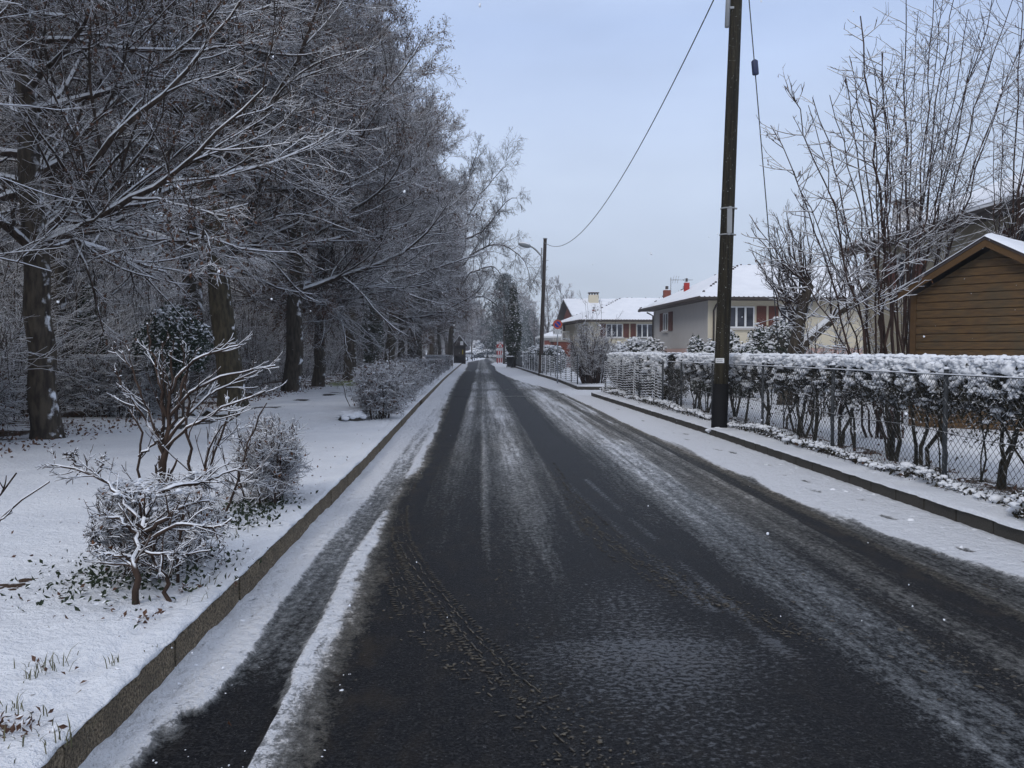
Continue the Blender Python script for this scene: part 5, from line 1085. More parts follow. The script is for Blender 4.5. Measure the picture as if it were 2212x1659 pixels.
# middle house
h2 = empty('house', (9.1, 70, 0)); fo = lambda x, y, z: np.array([x-9.1, y-70, z])
pts2 = [(9.1, 70), (22, 70.2), (22, 81), (8.0, 80)]; walls(h2, [(x-9.1, y-70) for x, y in pts2], 0, 4.2, M['cream'])
roof(h2, [fo(8.3, 69.2, 4.3), fo(22.8, 69.4, 4.3), fo(22.8, 82, 4.3), fo(6.9, 80.4, 4.25)], [fo(12.7, 75, 6.45), fo(18.5, 75, 6.45)])
ff = lambda a, o, z: np.array([a-9.1, -o+(a-9.1)*.0155, z])
window(h2, ff, 10.6, 12.0, 0, 2.83, 3.98, 3, ((10.1, 10.55), (12.07, 12.55))); window(h2, ff, 13.2, 14.6, 0, 2.83, 3.98, 3, ((12.68, 13.14), (14.7, 15.1)))
mb = MB(); mb.box(fo(12.9, 69.25, 1.9), fo(13.9, 69.9, 2.7)); mb.build('heat_pump', M['grey'], h2)
mb = MB()
for q in range(8): x = 11.8+q*.22; mb.bar(fo(x, 68.9, 1.4+q*.12), fo(x, 68.9, 2.2+q*.12), .02, 4)
mb.bar(fo(11.8, 68.9, 2.2), fo(13.4, 68.9, 3.05), .03, 6); mb.bar(fo(13.4, 68.9, 3.05-.3), fo(14.6, 68.9, 3.05-.3), .03, 6); mb.build('stair_rail', M['wire'], h2)
mb = MB(); mb.box(fo(6.7, 76.5, 0), fo(8.35, 80, 2.55)); bb = mb.build('balcony_base', M['brick'], h2); mb = MB(); mb.box(fo(6.6, 76.4, 2.56), fo(8.4, 80.1, 2.7)); mb.build('balcony_slab', M['render'], h2)
mb = MB(); mb.box(fo(6.6, 76.42, 3.42), fo(8.2, 76.5, 3.5))
for q in range(9): mb.box(fo(6.65+q*.18, 76.44, 2.7), fo(6.69+q*.18, 76.48, 3.42))
mb.build('balcony_rail', M['white'], h2); mb = MB(); mb.box(fo(7.6, 76.6, 2.7), fo(7.8, 76.8, 4.2)); mb.build('veranda_post', M['darkwood'], h2)
chimney(h2, fo(9.9, 72.5, 4.95), .14, .35, 'brick', cap=False); chimney(h2, fo(17.3, 76.2, 6.3), .45, .25, 'render')
tag(h2, 'middle bungalow with a snowy hipped roof and two three-pane windows between dark shutters', 'house')
# gabled house behind
h3 = empty('house', (9.5, 81.4, 0)); fo = lambda x, y, z: np.array([x-9.5, y-81.4, z]); walls(h3, [(0, 1), (14, 1), (14, 16), (0, 16)], 0, 5.0, M['render'])
mb = MB(); mb.prism([fo(9.52, 82.4, 5.0), fo(9.52, 97.4, 5.0), fo(9.52, 90, 6.95)], (13.9, 0, 0)); mb.build('gable', M['brick'], h3)
mb = MB(); mb.prism([fo(8.9, 81.2, 5.0), fo(8.9, 90, 7.15), fo(8.9, 98.8, 5.0), fo(8.9, 98.8, 5.12), fo(8.9, 90, 7.28), fo(8.9, 81.2, 5.12)], (15, 0, 0)); rf = mb.build('roof', M['darkwood'], h3)
mb = MB(); mb.prism([fo(8.93, 81.3, 5.14), fo(8.93, 90, 7.29), fo(8.93, 98.7, 5.14), fo(8.93, 98.7, 5.24), fo(8.93, 90, 7.4), fo(8.93, 81.3, 5.24)], (14.9, 0, 0)); mb.build('roof_snow', M['roofsnow'], rf)
chimney(h3, fo(11.95, 88, 6.9), .5, .75, 'cream')
tag(h3, 'gabled house with a steep snowy roof and cream chimney behind the middle bungalow', 'house')
h4 = empty('house', (8.6, 115, 0)); walls(h4, [(0, 0), (4.2, 0), (4.2, 7), (0, 7)], 0, 3.75, M['render'])
mb = MB(); mb.add([(-.6, -.8, 3.8), (4.6, -.8, 3.8), (4.6, 7.5, 3.8), (-.6, 7.5, 3.8), (2.2, 3, 4.75), (4.4, 3, 4.75)], [(0, 1, 5, 4), (2, 3, 4, 5)]); mb.add([(-.6, -.8, 3.8), (-.6, 7.5, 3.8), (2.2, 3, 4.75)], [(0, 1, 2)]); mb.box((-.6, -.8, 3.6), (4.6, 7.5, 3.78), 1); mb.build('roof', [M['roofsnow'], M['white']], h4)
mb = MB(); mb.box((.2, -.05, .1), (1.5, -.01, 3.2)); mb.build('door', M['brick'], h4); mb = MB(); mb.bar((2.5, -.6, 0), (2.5, -.6, 3.6), .09, 8); mb.build('post', M['white'], h4)
tag(h4, 'small low house with a white post and red door far behind the no-parking sign', 'house')
# big house behind the trees on the right
h5 = empty('house', (12.9, 14, 0)); fo = lambda x, y, z: np.array([x-12.9, y-14, z]); M['ochre'] = m_plain('ochre_render', (0.34, 0.30, 0.22), .85, .12, 2.0, bump=.004); walls(h5, [(0, 0), (10, 0), (10, 13.6), (0, 13.6)], 0, 4.95, M['ochre'])
mb = MB(); mb.prism([fo(12.3, 13, 4.86), fo(12.3, 28.2, 4.86), fo(12.3, 28.2, 5.02), fo(12.3, 13, 5.02)], (.3, 0, 0)); mb.prism([fo(12.3, 13, 5.0), fo(18, 13, 7.3), fo(23.6, 13, 5.0), fo(23.6, 13, 5.1), fo(18, 13, 7.42), fo(12.3, 13, 5.12)], (0, 15.2, 0)); rf = mb.build('roof', M['darkwood'], h5)
mb = MB(); mb.prism([fo(12.36, 13.1, 5.14), fo(18, 13.1, 7.43), fo(23.5, 13.1, 5.14), fo(23.5, 13.1, 5.24), fo(18, 13.1, 7.56), fo(12.36, 13.1, 5.24)], (0, 15, 0)); mb.build('roof_snow', M['roofsnow'], rf)
mb = MB(); mb.prism([fo(12.92, 13.98, 4.95), fo(22.9, 13.98, 4.95), fo(17.9, 13.98, 7.0)], (0, 13.6, 0)); mb.build('gable', M['cream'], h5)
f5 = lambda s, o, z: np.array([-o, s-14, z]); window(h5, f5, 24.3, 25.3, 0, 3.5, 4.6, 2, ((23.7, 24.25), (25.35, 25.9))); window(h5, f5, 18.5, 19.8, 0, 3.5, 4.6, 2, ((17.9, 18.45), (19.85, 20.4)))
mb = MB(); mb.bar((-.08, 13.2, .2), (-.08, 13.2, 4.8), .05); mb.build('downpipe', M['darkwood'], h5)
chimney(h5, fo(14.2, 27.4, 5.75), .33, .65, 'render')
tag(h5, 'large cream house half hidden behind the bare trees on the right', 'house')
# wooden shed
k = NT('shed_boards'); n = k.noise(5, 5, stretch=(1, 1, 9)); c = k.mix(k.rng(n, .3, .7), (0.058, 0.029, 0.009), (0.135, 0.073, 0.021)); c = k.mix(k.rng(k.noise(2.2, 5), .4, .75, 0, .85), c, (0.05, 0.040, 0.02)); k.col(c); k.rough(.7); k.bump(k.noise(30, 4, stretch=(1, 1, 8)), .006); M['shed'] = k.m
M['shedtrim'] = m_plain('shed_trim', (0.09, 0.048, 0.017), .7, .3, 14)
SC = (8.22, 15.5); t_ = math.radians(-50); fs = frame_pt((0, 0), (math.cos(t_), math.sin(t_)), (-math.sin(t_), math.cos(t_))); sh = empty('garden_shed', (SC[0], SC[1], .15)); WS, DS, ZE, ZA = 2.62, 2.6, 2.67, 3.43; GZ = -.15
hl_ = lambda a: ZE+(ZA-ZE)*(1-abs(a-WS/2)/(WS/2))
mb = MB(); mb.prism([fs(0, .03, -.1+GZ*0), fs(WS, .03, -.1), fs(WS, .03, ZE-.15), fs(WS/2, .03, ZA-.15), fs(0, .03, ZE-.15)], fs(0, DS, 0)-fs(0, 0, 0)); mb.build('wall', M['shed'], sh)
mb = MB(); z = .02; bh = .148
while z < ZA-.2:                                     # front boards, bevelled
    z1_ = z+bh-.010; 
    def lim(zz): return 0 if zz < ZE-.15 else (zz-(ZE-.15))/(ZA-ZE)*(WS/2)
    a0, a1 = lim(z1_), WS-lim(z1_)
    if a1-a0 > .1:
        b0, b1 = lim(z), WS-lim(z)
        v = [fs(b0, .0, z), fs(b1, .0, z), fs(a1, .0, z1_-.008), fs(a0, .0, z1_-.008), fs(b0, .028, z), fs(b1, .028, z), fs(a1, .028, z1_), fs(a0, .028, z1_)]; mb.add(v, [(0, 1, 2, 3), (3, 2, 6, 7), (0, 4, 5, 1), (0, 3, 7, 4), (1, 5, 6, 2)])
    z += bh
mb.build('front_boards', M['shed'], sh)
mb = MB()
for a in (0, WS): mb.prism([fs(a-.05, -.03, 0), fs(a+.05, -.03, 0), fs(a+.05, .02, 0), fs(a-.05, .02, 0)], (0, 0, ZE-.15))
mb.build('corner_post', M['shedtrim'], sh)
mb = MB(); ov, fr = .2, -.3; sl_ = (ZA-ZE)/(WS/2); AP = fs(WS/2, fr, ZA+.0)
def slope(o, th0, th1, f0, f1, side, m=0):
    e = -ov if side < 0 else WS+ov; ze = ZA-sl_*(WS/2+ov)
    mb.prism([fs(e, f0, ze+th0), fs(WS/2, f0, ZA+th0), fs(WS/2, f0, ZA+th1), fs(e, f0, ze+th1)], fs(0, f1-f0, 0)-fs(0, 0, 0), m)
for s in (-1, 1): slope(0, 0, .05, fr, DS+.3, s)
rf = mb.build('roof', M['tile'], sh); mb = MB()
for s in (-1, 1): slope(0, -.13, -.003, fr+.02, fr+.05, s)
mb.build('bargeboard', M['shedtrim'], sh)
mb = MB(); n = 36
for s in (-1, 1):
    a, q = np.meshgrid(np.linspace(0, 1, n), np.linspace(0, 1, n)); e = -ov-.02 if s < 0 else WS+ov+.02; al = WS/2+(e-WS/2)*a; P = np.array([[fs(al[i, j], lerp(fr-.03, DS+.32, q[i, j]), ZA-sl_*abs(al[i, j]-WS/2)+.05) for j in range(n)] for i in range(n)])
    ed = np.minimum(1, np.minimum(np.minimum(q, 1-q)*9, (1-a)*9))**.5; P[..., 2] += ed*(.075+.02*fbm(P[..., 0]*3, P[..., 1]*3, 4)); i = np.arange(n-1)[:, None]*n+np.arange(n-1)[None]; mb.add(P.reshape(-1, 3), np.stack([i, i+1, i+n+1, i+n], -1).reshape(-1, 4), 0, True)
mb.build('roof_snow', M['snow'], rf)
tag(sh, 'brown wooden garden shed with a snowy gable roof behind the right hedge', 'shed')

# ------------------------------------------------------------------ garden trees on the right
def hazel(loc, tips, seed, label, Y, spread=.35, r=.028, n2=20, catk=260, name='hazel_tree', n3=4, group=None):
    rng = np.random.RandomState(seed); root = empty(name, loc); mb = MB(); Ps = []; Rs = []
    for px, py, dy, rr in tips:
        v = at(px, py, Y+dy); T = np.array([v.x-loc[0], v.y-loc[1], v.z-loc[2]]); b = np.array([rng.normal()*.16, rng.normal()*.16, -.1]); mid = b+(T-b)*np.array([.28, .3, .40]); m2 = b+(T-b)*np.array([.62, .65, .72])
        P, _ = trunk_line([b, mid, m2, T], rr, rr, 16, rng, .03); P[0, 1:-1] += rng.normal(size=(14, 3))*.012; Ps.append(P); Rs.append(np.linspace(rr*1.0, rr*.3, 16)[None])
    P, R = np.concatenate(Ps), np.concatenate(Rs); tubes(mb, P, R, 7, 0); P1, R1 = spawn(P, R, n2, (.36, .98), (.10, .20), (1.0, .2), 6, rng, up=.10, flat=.6, rs=.5, wig=.07, tip=.4, taper=.45, rmin=.0075)
    P2, R2 = spawn(P1, R1, n3, (.15, 1), (.25, .55), (.7, .2), 4, rng, up=.1, flat=.5, rs=.6, wig=.08, tip=.5, rmin=.0055); tubes(mb, P1, R1, 5, 0); tubes(mb, P2, R2, 3, 0)
    snow_ridges(mb, P1, R1, 1, .95, 5, .75); snow_ridges(mb, P2[::2], R2[::2], 1, .9, 4, .7)
    low = P[:, :, 2].max(1) > 0; Q = P[:, :9]; snow_ridges(mb, Q, R[:, :9]*.8, 1, .7, 5, .9)
    mb.build('branches', [M['shoot'], M['snow']], root)
    if catk: c = P2[rng.randint(0, len(P2), catk), -1]; mb = MB(); leaves(mb, c, .055, rng, 0, 3.0, .3); mb.build('catkins', M['deadleaf2'], root)
    return tag(root, label, 'tree', group)
c7 = lambda x, y: ((1760+x/2.765)*.4, (y/2.765)*.4)
tips = [(*c7(575, 595), -.5, .022), (*c7(870, 660), 0, .02), (*c7(755, 670), .4, .022), (*c7(480, 860), -.4, .02), (*c7(970, 535), .5, .024), (*c7(1010, 380), .7, .022), (*c7(1085, 110), 0, .032), (*c7(1190, 500), -.6, .02),
        (*c7(1235, 360), .2, .026), (*c7(1330, 525), -.3, .018), (*c7(1270, 650), .6, .02), (*c7(720, 730), .7, .018), (*c7(630, 1180), -.5, .018), (*c7(300, 1490), -.3, .018), (*c7(1400, 640), .4, .022), (*c7(1240, 360), -.5, .02)]
hazel((6.55, 13.2, .12), tips, 91, 'many-stemmed hazel fanning up from behind the hedge between the pole and the shed', 13.2, r=.03)
tips = [(*c7(1395, -10), 0, .034), (*c7(1470, 80), .4, .024), (*c7(1605, -60), -.3, .03), (*c7(1650, -20), .5, .026), (*c7(1740, -80), .2, .03), (*c7(1835, 65), -.4, .026), (*c7(1940, 150), .4, .026), (*c7(2010, -10), 0, .03),
        (*c7(1370, 300), -.5, .02), (*c7(2050, 230), .7, .02), (*c7(2150, -50), -.2, .03), (*c7(2200, 300), .5, .024), (*c7(1550, 280), .8, .02), (*c7(1760, 220), -.7, .024), (*c7(2300, 60), .2, .03), (*c7(1690, 320), .6, .02), (*c7(1890, 330), .1, .02), (*c7(2120, 420), -.5, .02)]
hazel((10.1, 19.4, .12), tips, 92, 'tallest many-stemmed hazel rising above the shed roof to the top of the photo', 19.2, r=.03, n2=24, catk=420)
tips = [(*c7(2212, -150), 0, .03), (*c7(2330, 200), -.4, .03), (*c7(2400, -50), .4, .03), (*c7(2100, 600), .4, .022), (*c7(2260, 500), -.2, .024), (*c7(2500, 100), .2, .03), (*c7(1980, 800), .5, .02), (*c7(2350, 700), .5, .02)]
hazel((11.6, 18.2, .12), tips, 93, 'hazel at the right photo edge behind the shed', 18, catk=200)
# low bare shrub leaning left in front of the cream house
def apple():
    rng = np.random.RandomState(95); loc = (7.95, 21.5, .12); Y = 21.5; root = empty('apple_tree', loc)
    def q(px, py, dy=0): v = at(px, py, Y+dy); return (v.x-loc[0], v.y-loc[1], v.z-loc[2])
    c6 = lambda x, y: ((1760+x/2.765)*.4, (560+y/2.765)*.4)
    A1, _ = trunk_line([(0, 0, -.2), q(*c6(635, 840)), q(*c6(665, 640)), q(*c6(700, 500)), q(*c6(735, 450)), q(*c6(680, 380))], .2, .12, 14, rng, .01); A2, _ = trunk_line([(.1, 0, .4), q(*c6(690, 830)), q(*c6(850, 690)), q(*c6(1000, 560)), q(*c6(1140, 410))], .2, .1, 14, rng, .015)
    mb = MB(); tubes(mb, A1, np.linspace(.23, .12, 14)[None], 12, 0); tubes(mb, A2, np.linspace(.15, .085, 14)[None], 10, 0); snow_ridges(mb, A2[:, 2:], np.linspace(.13, .08, 12)[None], 1, 1.0, 8, 1.0); mb.build('trunk', [M['bark'], M['snow']], root)
    sh_ = []; 
    for k_ in range(34):
        b = A1[0, rng.randint(8, 14)]; px, py = rng.uniform(748, 842), rng.uniform(160, 235)+abs(rng.normal())*18; T = np.array(q(px, py+abs(px-795)*.75, rng.normal()*1.0)); m_ = b+(T-b)*np.array([.5, .5, .4])+rng.normal(size=3)*.1; P, _ = trunk_line([b, m_, T], .02, .01, 10, rng, .03); sh_.append(P)
    for k_ in range(9): b = A2[0, rng.randint(6, 14)]; T = b+np.array([rng.normal()*.6, rng.normal()*.5, rng.uniform(1.0, 2.2)]); P, _ = trunk_line([b, (b+T)/2+rng.normal(size=3)*.1, T], .02, .01, 10, rng, .03); sh_.append(P)
    P = np.concatenate(sh_); R = np.linspace(.028, .007, 10)[None]*np.ones((len(P), 1)); mb = MB(); tubes(mb, P, R, 5, 0)
    P1, R1 = spawn(P, R, 11, (.15, .98), (.16, .36), (.8, .2), 6, rng, up=.15, flat=.7, rs=.55, wig=.1, tip=.4, rmin=.007); P2, R2 = spawn(P1, R1, 5, (.15, 1), (.25, .55), (.7, .2), 4, rng, up=.12, flat=.6, rs=.6, wig=.1, tip=.5, rmin=.005)
    tubes(mb, P1, R1, 4, 0); tubes(mb, P2, R2, 3, 0); snow_ridges(mb, P, R, 1, .8, 5, .8); snow_ridges(mb, P1, R1, 1, 1, 4, .8); mb.build('crown', [M['shoot'], M['snow']], root)
    tag(root, 'pollarded fruit tree with a leaning snowy limb and upright shoots right of the pole', 'tree')
apple()
def loose_shrub(loc, w_, h_, n, seed, label, cat='shrub', mat='shoot', name='shrub', r=.014, n2=10, group=None):
    rng = np.random.RandomState(seed); root = empty(name, loc); a = rng.uniform(0, 2*PI, n); rr = np.sqrt(rng.rand(n)); T = np.c_[np.cos(a)*rr*w_/2, np.sin(a)*rr*w_/2, h_*(.45+.55*rng.rand(n))*(1-.25*rr**2)]; b = T*np.array([.42, .42, 0])
    P = np.stack([b, b+(T-b)*[.35, .35, .4], b+(T-b)*[.8, .8, .78], T], 1); P[:, 1:3] += rng.normal(size=(n, 2, 3))*.05; R = np.linspace(r, r*.35, 4)[None]*np.ones((n, 1)); mb = MB(); tubes(mb, P, R, 5, 0)
    P1, R1 = spawn(P, R, n2, (.2, 1), (.2, .42), (.8, .2), 5, rng, up=.12, flat=.6, rs=.6, wig=.13, tip=.5, rmin=.006); P2, R2 = spawn(P1, R1, 5, (.1, 1), (.3, .6), (.75, .2), 4, rng, up=.08, flat=.6, rs=.7, wig=.13, tip=.5, rmin=.005)
    tubes(mb, P1, R1, 4, 0); tubes(mb, P2, R2, 3, 0); snow_ridges(mb, P1, R1, 1, 1.1, 4, .85); snow_ridges(mb, P2, R2, 1, 1.0, 3, .85); mb.build('branches', [M[mat], M['snow']], root); return tag(root, label, cat, group)
loose_shrub((7.6, 18.2, .12), 2.0, 2.7, 30, 96, 'tangled snowy shrub between the leaning trunk and the shed', group=None)
loose_shrub((10.6, 20, .12), 2.6, 3.4, 22, 97, 'bare shrub against the cream wall behind the hazels')
loose_shrub((4.98, 37, .12), 2.3, 2.9, 85, 98, 'rounded snow-filled shrub at the driveway corner in front of the middle bungalow', r=.02, n2=19)
loose_shrub((5.2, 37.6, .12), 2.4, 4.2, 16, 99, 'thin upright shoots rising out of the rounded driveway shrub', r=.012, n2=3)
loose_shrub((4.5, 66, .12), 2.0, 1.5, 30, 100, 'low bare shrub against the snowy fence near the lamp pole')
for k, (px0, px1, py, Y, lb, cat) in enumerate([(688, 706, 337, 27, 'snowy evergreen bush directly left of the telegraph pole above the hedge', 'bush'), (702, 722, 341, 26, 'small snowy evergreen behind the telegraph pole', 'bush'), (722, 742, 335, 27, 'snowy evergreen bush directly right of the telegraph pole', 'bush'),
        (750, 770, 326, 29, 'rounded evergreen bush under the near bungalow window', 'bush'), (764, 795, 323, 28, 'widest snowy evergreen beside the pollarded tree trunk', 'bush'), (730, 760, 345, 25, 'low snowy conifer spreading in front of the rounded evergreens', 'bush'),
        (608, 628, 342, 45, 'left evergreen of the snowy row in front of the middle bungalow', 'bush'), (622, 645, 338, 46, 'middle evergreen of the snowy row in front of the middle bungalow', 'bush'), (640, 664, 339, 45, 'right evergreen of the snowy row touching the near bungalow', 'bush')]):
    a, b = at(px0, py+4, Y), at(px1, py+4, Y); wd = b.x-a.x; top = a.z-.12
    evergreen('evergreen_bush', ((a.x+b.x)/2, Y, .12), (wd*1.25, wd*1.1, top*1.12), 2600, 110+k, lb, cat, blobn=240, blobsz=.04 if Y < 35 else .065, leafsize=.09, group='evergreen bushes in the front gardens')
for k, (x, Y, w_, h_, lb) in enumerate([(5.0, 58, 2.2, 2.0, 'snow-laden dark hedge bush just right of the lamp pole'), (4.8, 63, 2.2, 1.95, 'snow-laden dark hedge bush behind the lamp pole'), (4.8, 69, 2.4, 2.0, 'snow-laden dark hedge bush left of the lamp pole'), (4.8, 75, 2.2, 2.0, 'farthest snow-laden hedge bush beside the grey panel gate')]):
    evergreen('hedge_bush', (x, Y, .1), (w_, 5.2, h_), 3600, 130+k, lb, 'bush', blobn=260, blobsz=.08, leafsize=.12, group='snowy hedge bushes behind the far garden fence')
# grey panel gate and garden wall
M['gatepanel'] = m_plain('grey_corrugated', (0.11, 0.125, 0.135), .5, .15); gt = empty('metal_gate', (3.85, 77, 0)); mb = MB()
for q in range(44): y = q*.13*1.5; mb.box((float(KXR(77+y))-3.85+.25, y, .35), (float(KXR(77+y))-3.85+.29+.02*(q % 2), y+.185, 1.62))
mb.build('panel', M['gatepanel'], gt)
for y in (0, 4.3, 8.6): mb = MB(); x = float(KXR(77+y))-3.85+.25; mb.box((x-.03, y-.05, 0), (x+.09, y+.05, 1.66)); mb.build('post', M['gatepanel'], gt)
mb = MB(); wallstrip(mb, [(float(KXR(77))-3.6, 0), (float(KXR(85.6))-3.6, 8.6)], .2, 0, .33); mb.build('footing', M['kerbdark'], gt); mb = MB(); wallstrip(mb, [(float(KXR(77))-3.6, -.02), (float(KXR(85.6))-3.6, 8.62)], .22, 1.665, 1.70); mb.build('snow', M['snow'], gt)
tag(gt, 'grey corrugated metal panel gate beyond the snowy garden fence', 'gate')

# ------------------------------------------------------------------ the far end of the street
M['carwhite'] = m_plain('white_car_paint', (0.62, 0.64, 0.66), .3, .03, spec=.5); M['cardark'] = m_plain('dark_car_paint', (0.02, 0.028, 0.045), .3, .1, spec=.5); M['rubber'] = m_plain('tyre_rubber', (0.015, 0.015, 0.015), .8); M['light'] = m_plain('headlamp_glass', (0.5, 0.52, 0.55), .15); M['tail'] = m_plain('tail_lamp', (0.45, 0.02, 0.02), .3)
def car(loc, rz, paint, label, tall=1.0, snow=True):
    root = empty('parked_car', loc, rz); H = 1.45*tall; L = 4.3; W = .88
    def loft(prof, w0, w1, zc): return [(x, s*lerp(w0, w1, z/H), z) for s in (-1, 1) for x, z in prof]
    low = [(-2.1, .28), (-2.15, .6), (-2.05, .88), (-1.2, .93), (1.1, .93), (2.0, .78), (2.15, .55), (2.1, .28)]; mb = MB(); n = len(low)
    rings = []
    for yy, k_ in ((-W, .93), (-W*.93, 1.0), (W*.93, 1.0), (W, .93)): rings.append([(x*k_, yy, lerp(.6, z, k_)) for x, z in low])
    V = [p for r in rings for p in r]
    for i in range(3): mb.add(V, [(i*n+j, i*n+(j+1) % n, (i+1)*n+(j+1) % n, (i+1)*n+j) for j in range(n)])
    mb.add(V, [tuple(range(n))[::-1]]); mb.add(V, [tuple(range(3*n, 4*n))]); body = mb.build('body', M[paint], root)
    cab = [(-1.95, .935), (-1.55, H*.97), (-.9, H), (.25, H*.98), (1.1, .935)]; cab = [(-1.9, .935), (-1.5, H-.06), (-.9, H), (.2, H-.02), (1.1, .935)]; mb = MB(); n = len(cab)
    V = [(x, -W*.92+.16*(z-.93)/(H-.93), z) for x, z in cab]+[(x, W*.92-.16*(z-.93)/(H-.93), z) for x, z in cab]; mb.add(V, [(j, (j+1) % n, n+(j+1) % n, n+j) for j in range(n)]); mb.add(V, [tuple(range(n))[::-1]]); mb.add(V, [tuple(range(n, 2*n))]); mb.build('window', M['glass'], root)
    mb = MB(); mb.box((-1.5, -W*.78, H-.055), (.22, W*.78, H+.02)); mb.build('roof', M[paint], root)
    for s in (-1, 1):
        for x in (-1.3, 1.3): mb = MB(); mb.bar((x, s*(W-.12), .32), (x, s*(W+.02), .32), .32, 20); wl = mb.build('wheel', M['rubber'], root)
        mb = MB(); mb.box((2.06, s*.62-.17, .6), (2.14, s*.62+.17, .74)); mb.build('headlight', M['light'], root); mb = MB(); mb.box((-2.14, s*.64-.14, .62), (-2.05, s*.64+.14, .8)); mb.build('tail_light', M['tail'], root)
    if snow: mb = MB(); blobs(mb, [(-.65, 0, H+.03), (1.5, 0, .92)], np.array([[.95, .72, .09], [.55, .7, .06]]), np.random.RandomState(4), 0, ICO1); mb.build('snow', M['snow'], root)
    return tag(root, label, 'car', 'cars parked at the far end of the street')
YC = 212
car((at(468.8, 355, YC-8).x, YC-8, .02), -PI/2-.2, 'carwhite', 'white car facing the camera, leftmost of the parked cars')
car((at(481, 355, YC).x, YC, .02), PI*.97, 'cardark', 'dark car, second from the left of the parked cars'); car((at(486.5, 355, YC+1).x, YC+3.5, .02), PI*.8, 'cardark', 'dark car with a white snowy bonnet beside the white hatchback')
car((at(492.8, 355, YC-2).x, YC-3, .02), -.1, 'carwhite', 'white hatchback with a red tail light, rightmost of the parked cars', tall=1.15)
for k, (px, Y) in enumerate(((467.6, 150), (472.4, 150), (474.4, 160))):
    bo = empty('bollard', (at(px, 358, Y).x, Y, .02)); mb = MB(); mb.tube([(0, 0, 0), (0, 0, .72), (0, 0, .78)], [.07, .07, .03], 10); mb.build('post', M['ink'], bo); mb = MB(); blobs(mb, [(0, 0, .8)], np.array([.08]), np.random.RandomState(1), 0); mb.build('snow', M['snow'], bo)
    tag(bo, ['left', 'middle', 'right'][k]+' one of the three short dark bollards before the parked cars', 'bollard', 'bollards at the far bend')
sr = empty('wooden_shelter', (at(459.5, 355, 104).x, 104, .1)); mb = MB(); mb.box((-.75, 0, 0), (-.6, 1.4, 2.2)); mb.box((.6, 0, 0), (.75, 1.4, 2.2)); mb.box((-.6, 1.2, 0), (.6, 1.4, 2.2)); mb.box((-.6, .02, 1.0), (.6, .08, 2.0)); mb.build('frame', M['darkwood'], sr)
mb = MB(); mb.prism([(-1.0, -.2, 2.2), (1.0, -.2, 2.2), (0, -.2, 3.5)], (0, 1.9, 0)); rf = mb.build('roof', M['darkwood'], sr); mb = MB(); mb.prism([(-1.05, -.25, 2.25), (0, -.25, 3.56), (1.05, -.25, 2.25), (1.05, -.25, 2.33), (0, -.25, 3.66), (-1.05, -.25, 2.33)], (0, 2, 0)); mb.build('roof_snow', M['snow'], rf)
mb = MB(); mb.box((.1, -.26, 2.35), (.48, -.22, 2.85)); mb.build('notice', M['white'], sr); mb = MB(); mb.box((.35, -.06, 1.2), (.45, .0, 1.8)); mb.build('yellow_strip', m_plain('yellow_paint', (0.5, 0.4, 0.02), .5), sr)
tag(sr, 'small dark wooden shelter with a pointed roof at the far end of the left kerb', 'shelter')
mp_ = empty('marker_post', (at(443.6, 355, 78).x, 78, .1)); mb = MB(); mb.box((-.06, -.06, 0), (.06, .06, 1.75)); mb.build('post', M['white'], mp_); tag(mp_, 'thin white post among the trunks left of the sprawling tree', 'post')
M['farhedge'] = M['green']
fh = evergreen('snowy_hedge', (1.6, 224, 0), (14, 2.2, 2.1), 5200, 140, 'long low hedge with a flat snow top behind the parked cars', 'hedge', blobn=700, blobsz=.3, leafsize=.3)
evergreen('snowy_bush', (-1.2, 228, 0), (3.2, 3, 4.6), 2200, 141, 'rounded snow-covered bush left behind the parked cars', 'bush', blobn=500, blobsz=.2, leafsize=.25)
evergreen('snowy_bush', (3.6, 112.5, 0), (1.5, 3, 2.6), 2200, 142, 'pale snowy bush squeezed between the roadworks boards and the ivy-clad pole', 'bush', blobn=460, blobsz=.1, leafsize=.14)
def conifer(loc, H, W_, seed, label, name='conifer'):
    rng = np.random.RandomState(seed); root = empty(name, loc); mb = MB(); mb.tube([(0, 0, 0), (0, 0, H)], [.35, .05], 8); mb.build('trunk', M['bark'], root); P = []
    for z in np.linspace(H*.1, H*.98, 40):
        R = W_/2*(1-(z/H))**.6*rng.uniform(.6, 1.15)+.2
        for a in rng.uniform(0, 2*PI, 13): r = R*rng.uniform(.7, 1.1); P.append([(0, 0, z), (r*.5*math.cos(a), r*.5*math.sin(a), z+.05*r), (r*math.cos(a), r*math.sin(a), z-.12*r)])
    P = np.array(P); t = rng.rand(len(P), 34)[..., None]**.7; i = np.arange(len(P))[:, None]
    C = P[:, None, 0]*(1-t)**2+2*P[:, None, 1]*t*(1-t)+P[:, None, 2]*t**2+rng.normal(size=(len(P), 34, 3))*.16; mb = MB(); leaves(mb, C.reshape(-1, 3), .34, rng, 0, .25, .3); mb.build('crown', M['needle'], root)
    return tag(root, label, 'tree')
conifer((4.0, 138, 0), 14.6, 12.5, 151, 'tall dark snow-dusted conifer behind the ivy-clad pole')
conifer((4.6, 238, 0), 9.5, 10, 152, 'lower dark conifer rising behind the far parked cars'); conifer((11.0, 185, 0), 11.0, 9, 153, 'grey-green conifer right of the ivy-clad pole')
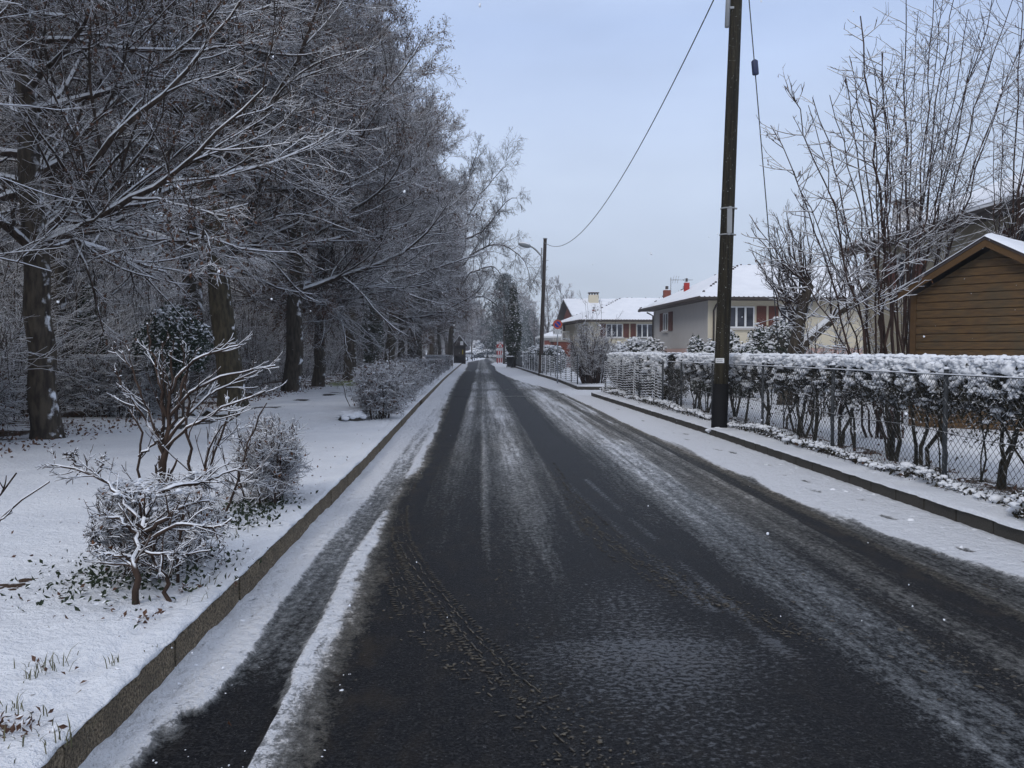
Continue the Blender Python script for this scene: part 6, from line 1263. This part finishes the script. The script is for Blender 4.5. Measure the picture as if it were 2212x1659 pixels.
def fartree(seed, H, spread, r=.2, label='', loc=(0, 0, 0), twig=.022, mats='birch'):
    rng = np.random.RandomState(seed); root = empty('birch_tree', loc); P0, R0 = trunk_line([(0, 0, -.2), (.1, 0, H*.5), (0, .2, H)], r, .03, 12, rng, .06); mb = MB(); tubes(mb, P0, R0, 8, 0); mb.build('trunk', M['bark'], root)
    P1, R1 = spawn(P0, R0, 22, (.22, .95), (spread*.8, spread*1.2), (.55, .15), 8, rng, up=.25, flat=.4, rs=.45, wig=.08, tip=.25, taper=.5, rmin=.03); P2, R2 = spawn(P1, R1, 11, (.15, 1), (.25, .5), (.6, .2), 6, rng, up=-.02, flat=.8, rs=.5, wig=.14, tip=.4, rmin=.024); P3, R3 = spawn(P2, R2, 8, (.1, 1), (.35, .7), (.6, .2), 4, rng, up=-.12, flat=.8, rs=.6, wig=.15, tip=.5, rmin=twig)
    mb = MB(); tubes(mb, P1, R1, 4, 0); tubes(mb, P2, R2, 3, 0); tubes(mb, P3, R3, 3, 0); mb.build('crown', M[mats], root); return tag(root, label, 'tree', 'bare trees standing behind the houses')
ft = fartree(161, 13.4, .38, label='tallest pale birch behind the gabled house, right of the lamp pole', loc=(14.6, 152, 0))
copy_tree(ft, (12.2, 150, 0), 2.0, .97, 'pale birch standing close to the lamp pole'); copy_tree(ft, (10.2, 158, 0), 4.0, .72, 'short bare tree left of the lamp pole'); copy_tree(ft, (16.6, 156, 0), 3.0, .85, 'bare birch just above the left end of the gabled roof')
copy_tree(ft, (32.5, 132, 0), 1.0, .78, 'bare treetop showing over the middle bungalow roof'); copy_tree(ft, (-2, 180, 0), .5, .8, 'bare tree above the far end of the left kerb'); copy_tree(ft, (21, 150, 0), 5.0, .62, 'low bare tree behind the gabled house roof')
def farwood():
    rng = np.random.RandomState(171); n = 520; x = rng.uniform(-80, 110, n); y = rng.uniform(232, 300, n); H = rng.uniform(7, 13.5, n)*np.interp(x, [-40, 0, 20, 40, 110], [1.2, 1, .75, .7, .8]); P = np.zeros((n, 6, 3)); P[..., 0] = x[:, None]; P[..., 1] = y[:, None]; P[..., 2] = np.linspace(-.2, 1, 6)[None]*H[:, None]; R = np.linspace(.22, .05, 6)[None]*np.ones((n, 1)); mb = MB(); tubes(mb, P, R, 4, 0)
    P1, R1 = spawn(P, R, 20, (.08, .98), (.25, .45), (.75, .2), 6, rng, up=.15, flat=.4, rs=.5, wig=.12, tip=.4, rmin=.07); P2, R2 = spawn(P1, R1, 11, (.1, 1), (.3, .6), (.7, .2), 4, rng, up=.05, flat=.6, rs=.6, wig=.15, tip=.5, rmin=.065); tubes(mb, P1, R1, 3, 0); tubes(mb, P2, R2, 3, 0)
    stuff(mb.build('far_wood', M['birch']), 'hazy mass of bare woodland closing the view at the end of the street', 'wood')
farwood()
# snowflakes in the air
rng = np.random.RandomState(6); n = 520; Y = rng.uniform(2.2, 22, n)**1.0; X = Y*rng.uniform(-.7, .75, n); Z = CAM_H+Y*rng.uniform(-.42, .5, n); kp = Z > .3; mb = MB(); sz = .0028*rng.lognormal(0, .35, n)
blobs(mb, np.c_[X, Y, Z][kp], np.c_[sz*1.3, sz, sz*1.4][kp], rng, 0, ICO0, rough=.5); stuff(mb.build('falling_snow', M['snow']), 'scattered snowflakes falling through the air', 'snowflakes')
# ------------------------------------------------------------------ the hazy winter air
hz = MB(); hz.box((-140, -6, -1.2), (150, 345, 34)); ho = hz.build('haze', bpy.data.materials.new('haze')); hm = ho.data.materials[0]; hm.use_nodes = True; ht = hm.node_tree; ht.nodes.clear()
vo = ht.nodes.new('ShaderNodeVolumePrincipled'); vo.inputs['Density'].default_value = .0011; vo.inputs['Color'].default_value = (.86, .9, .96, 1); vo.inputs['Anisotropy'].default_value = .1
oo = ht.nodes.new('ShaderNodeOutputMaterial'); ht.links.new(vo.outputs[0], oo.inputs['Volume']); ho['kind'] = 'stuff'; ho['label'] = 'thin winter haze filling the air over the street'; ho['category'] = 'haze'
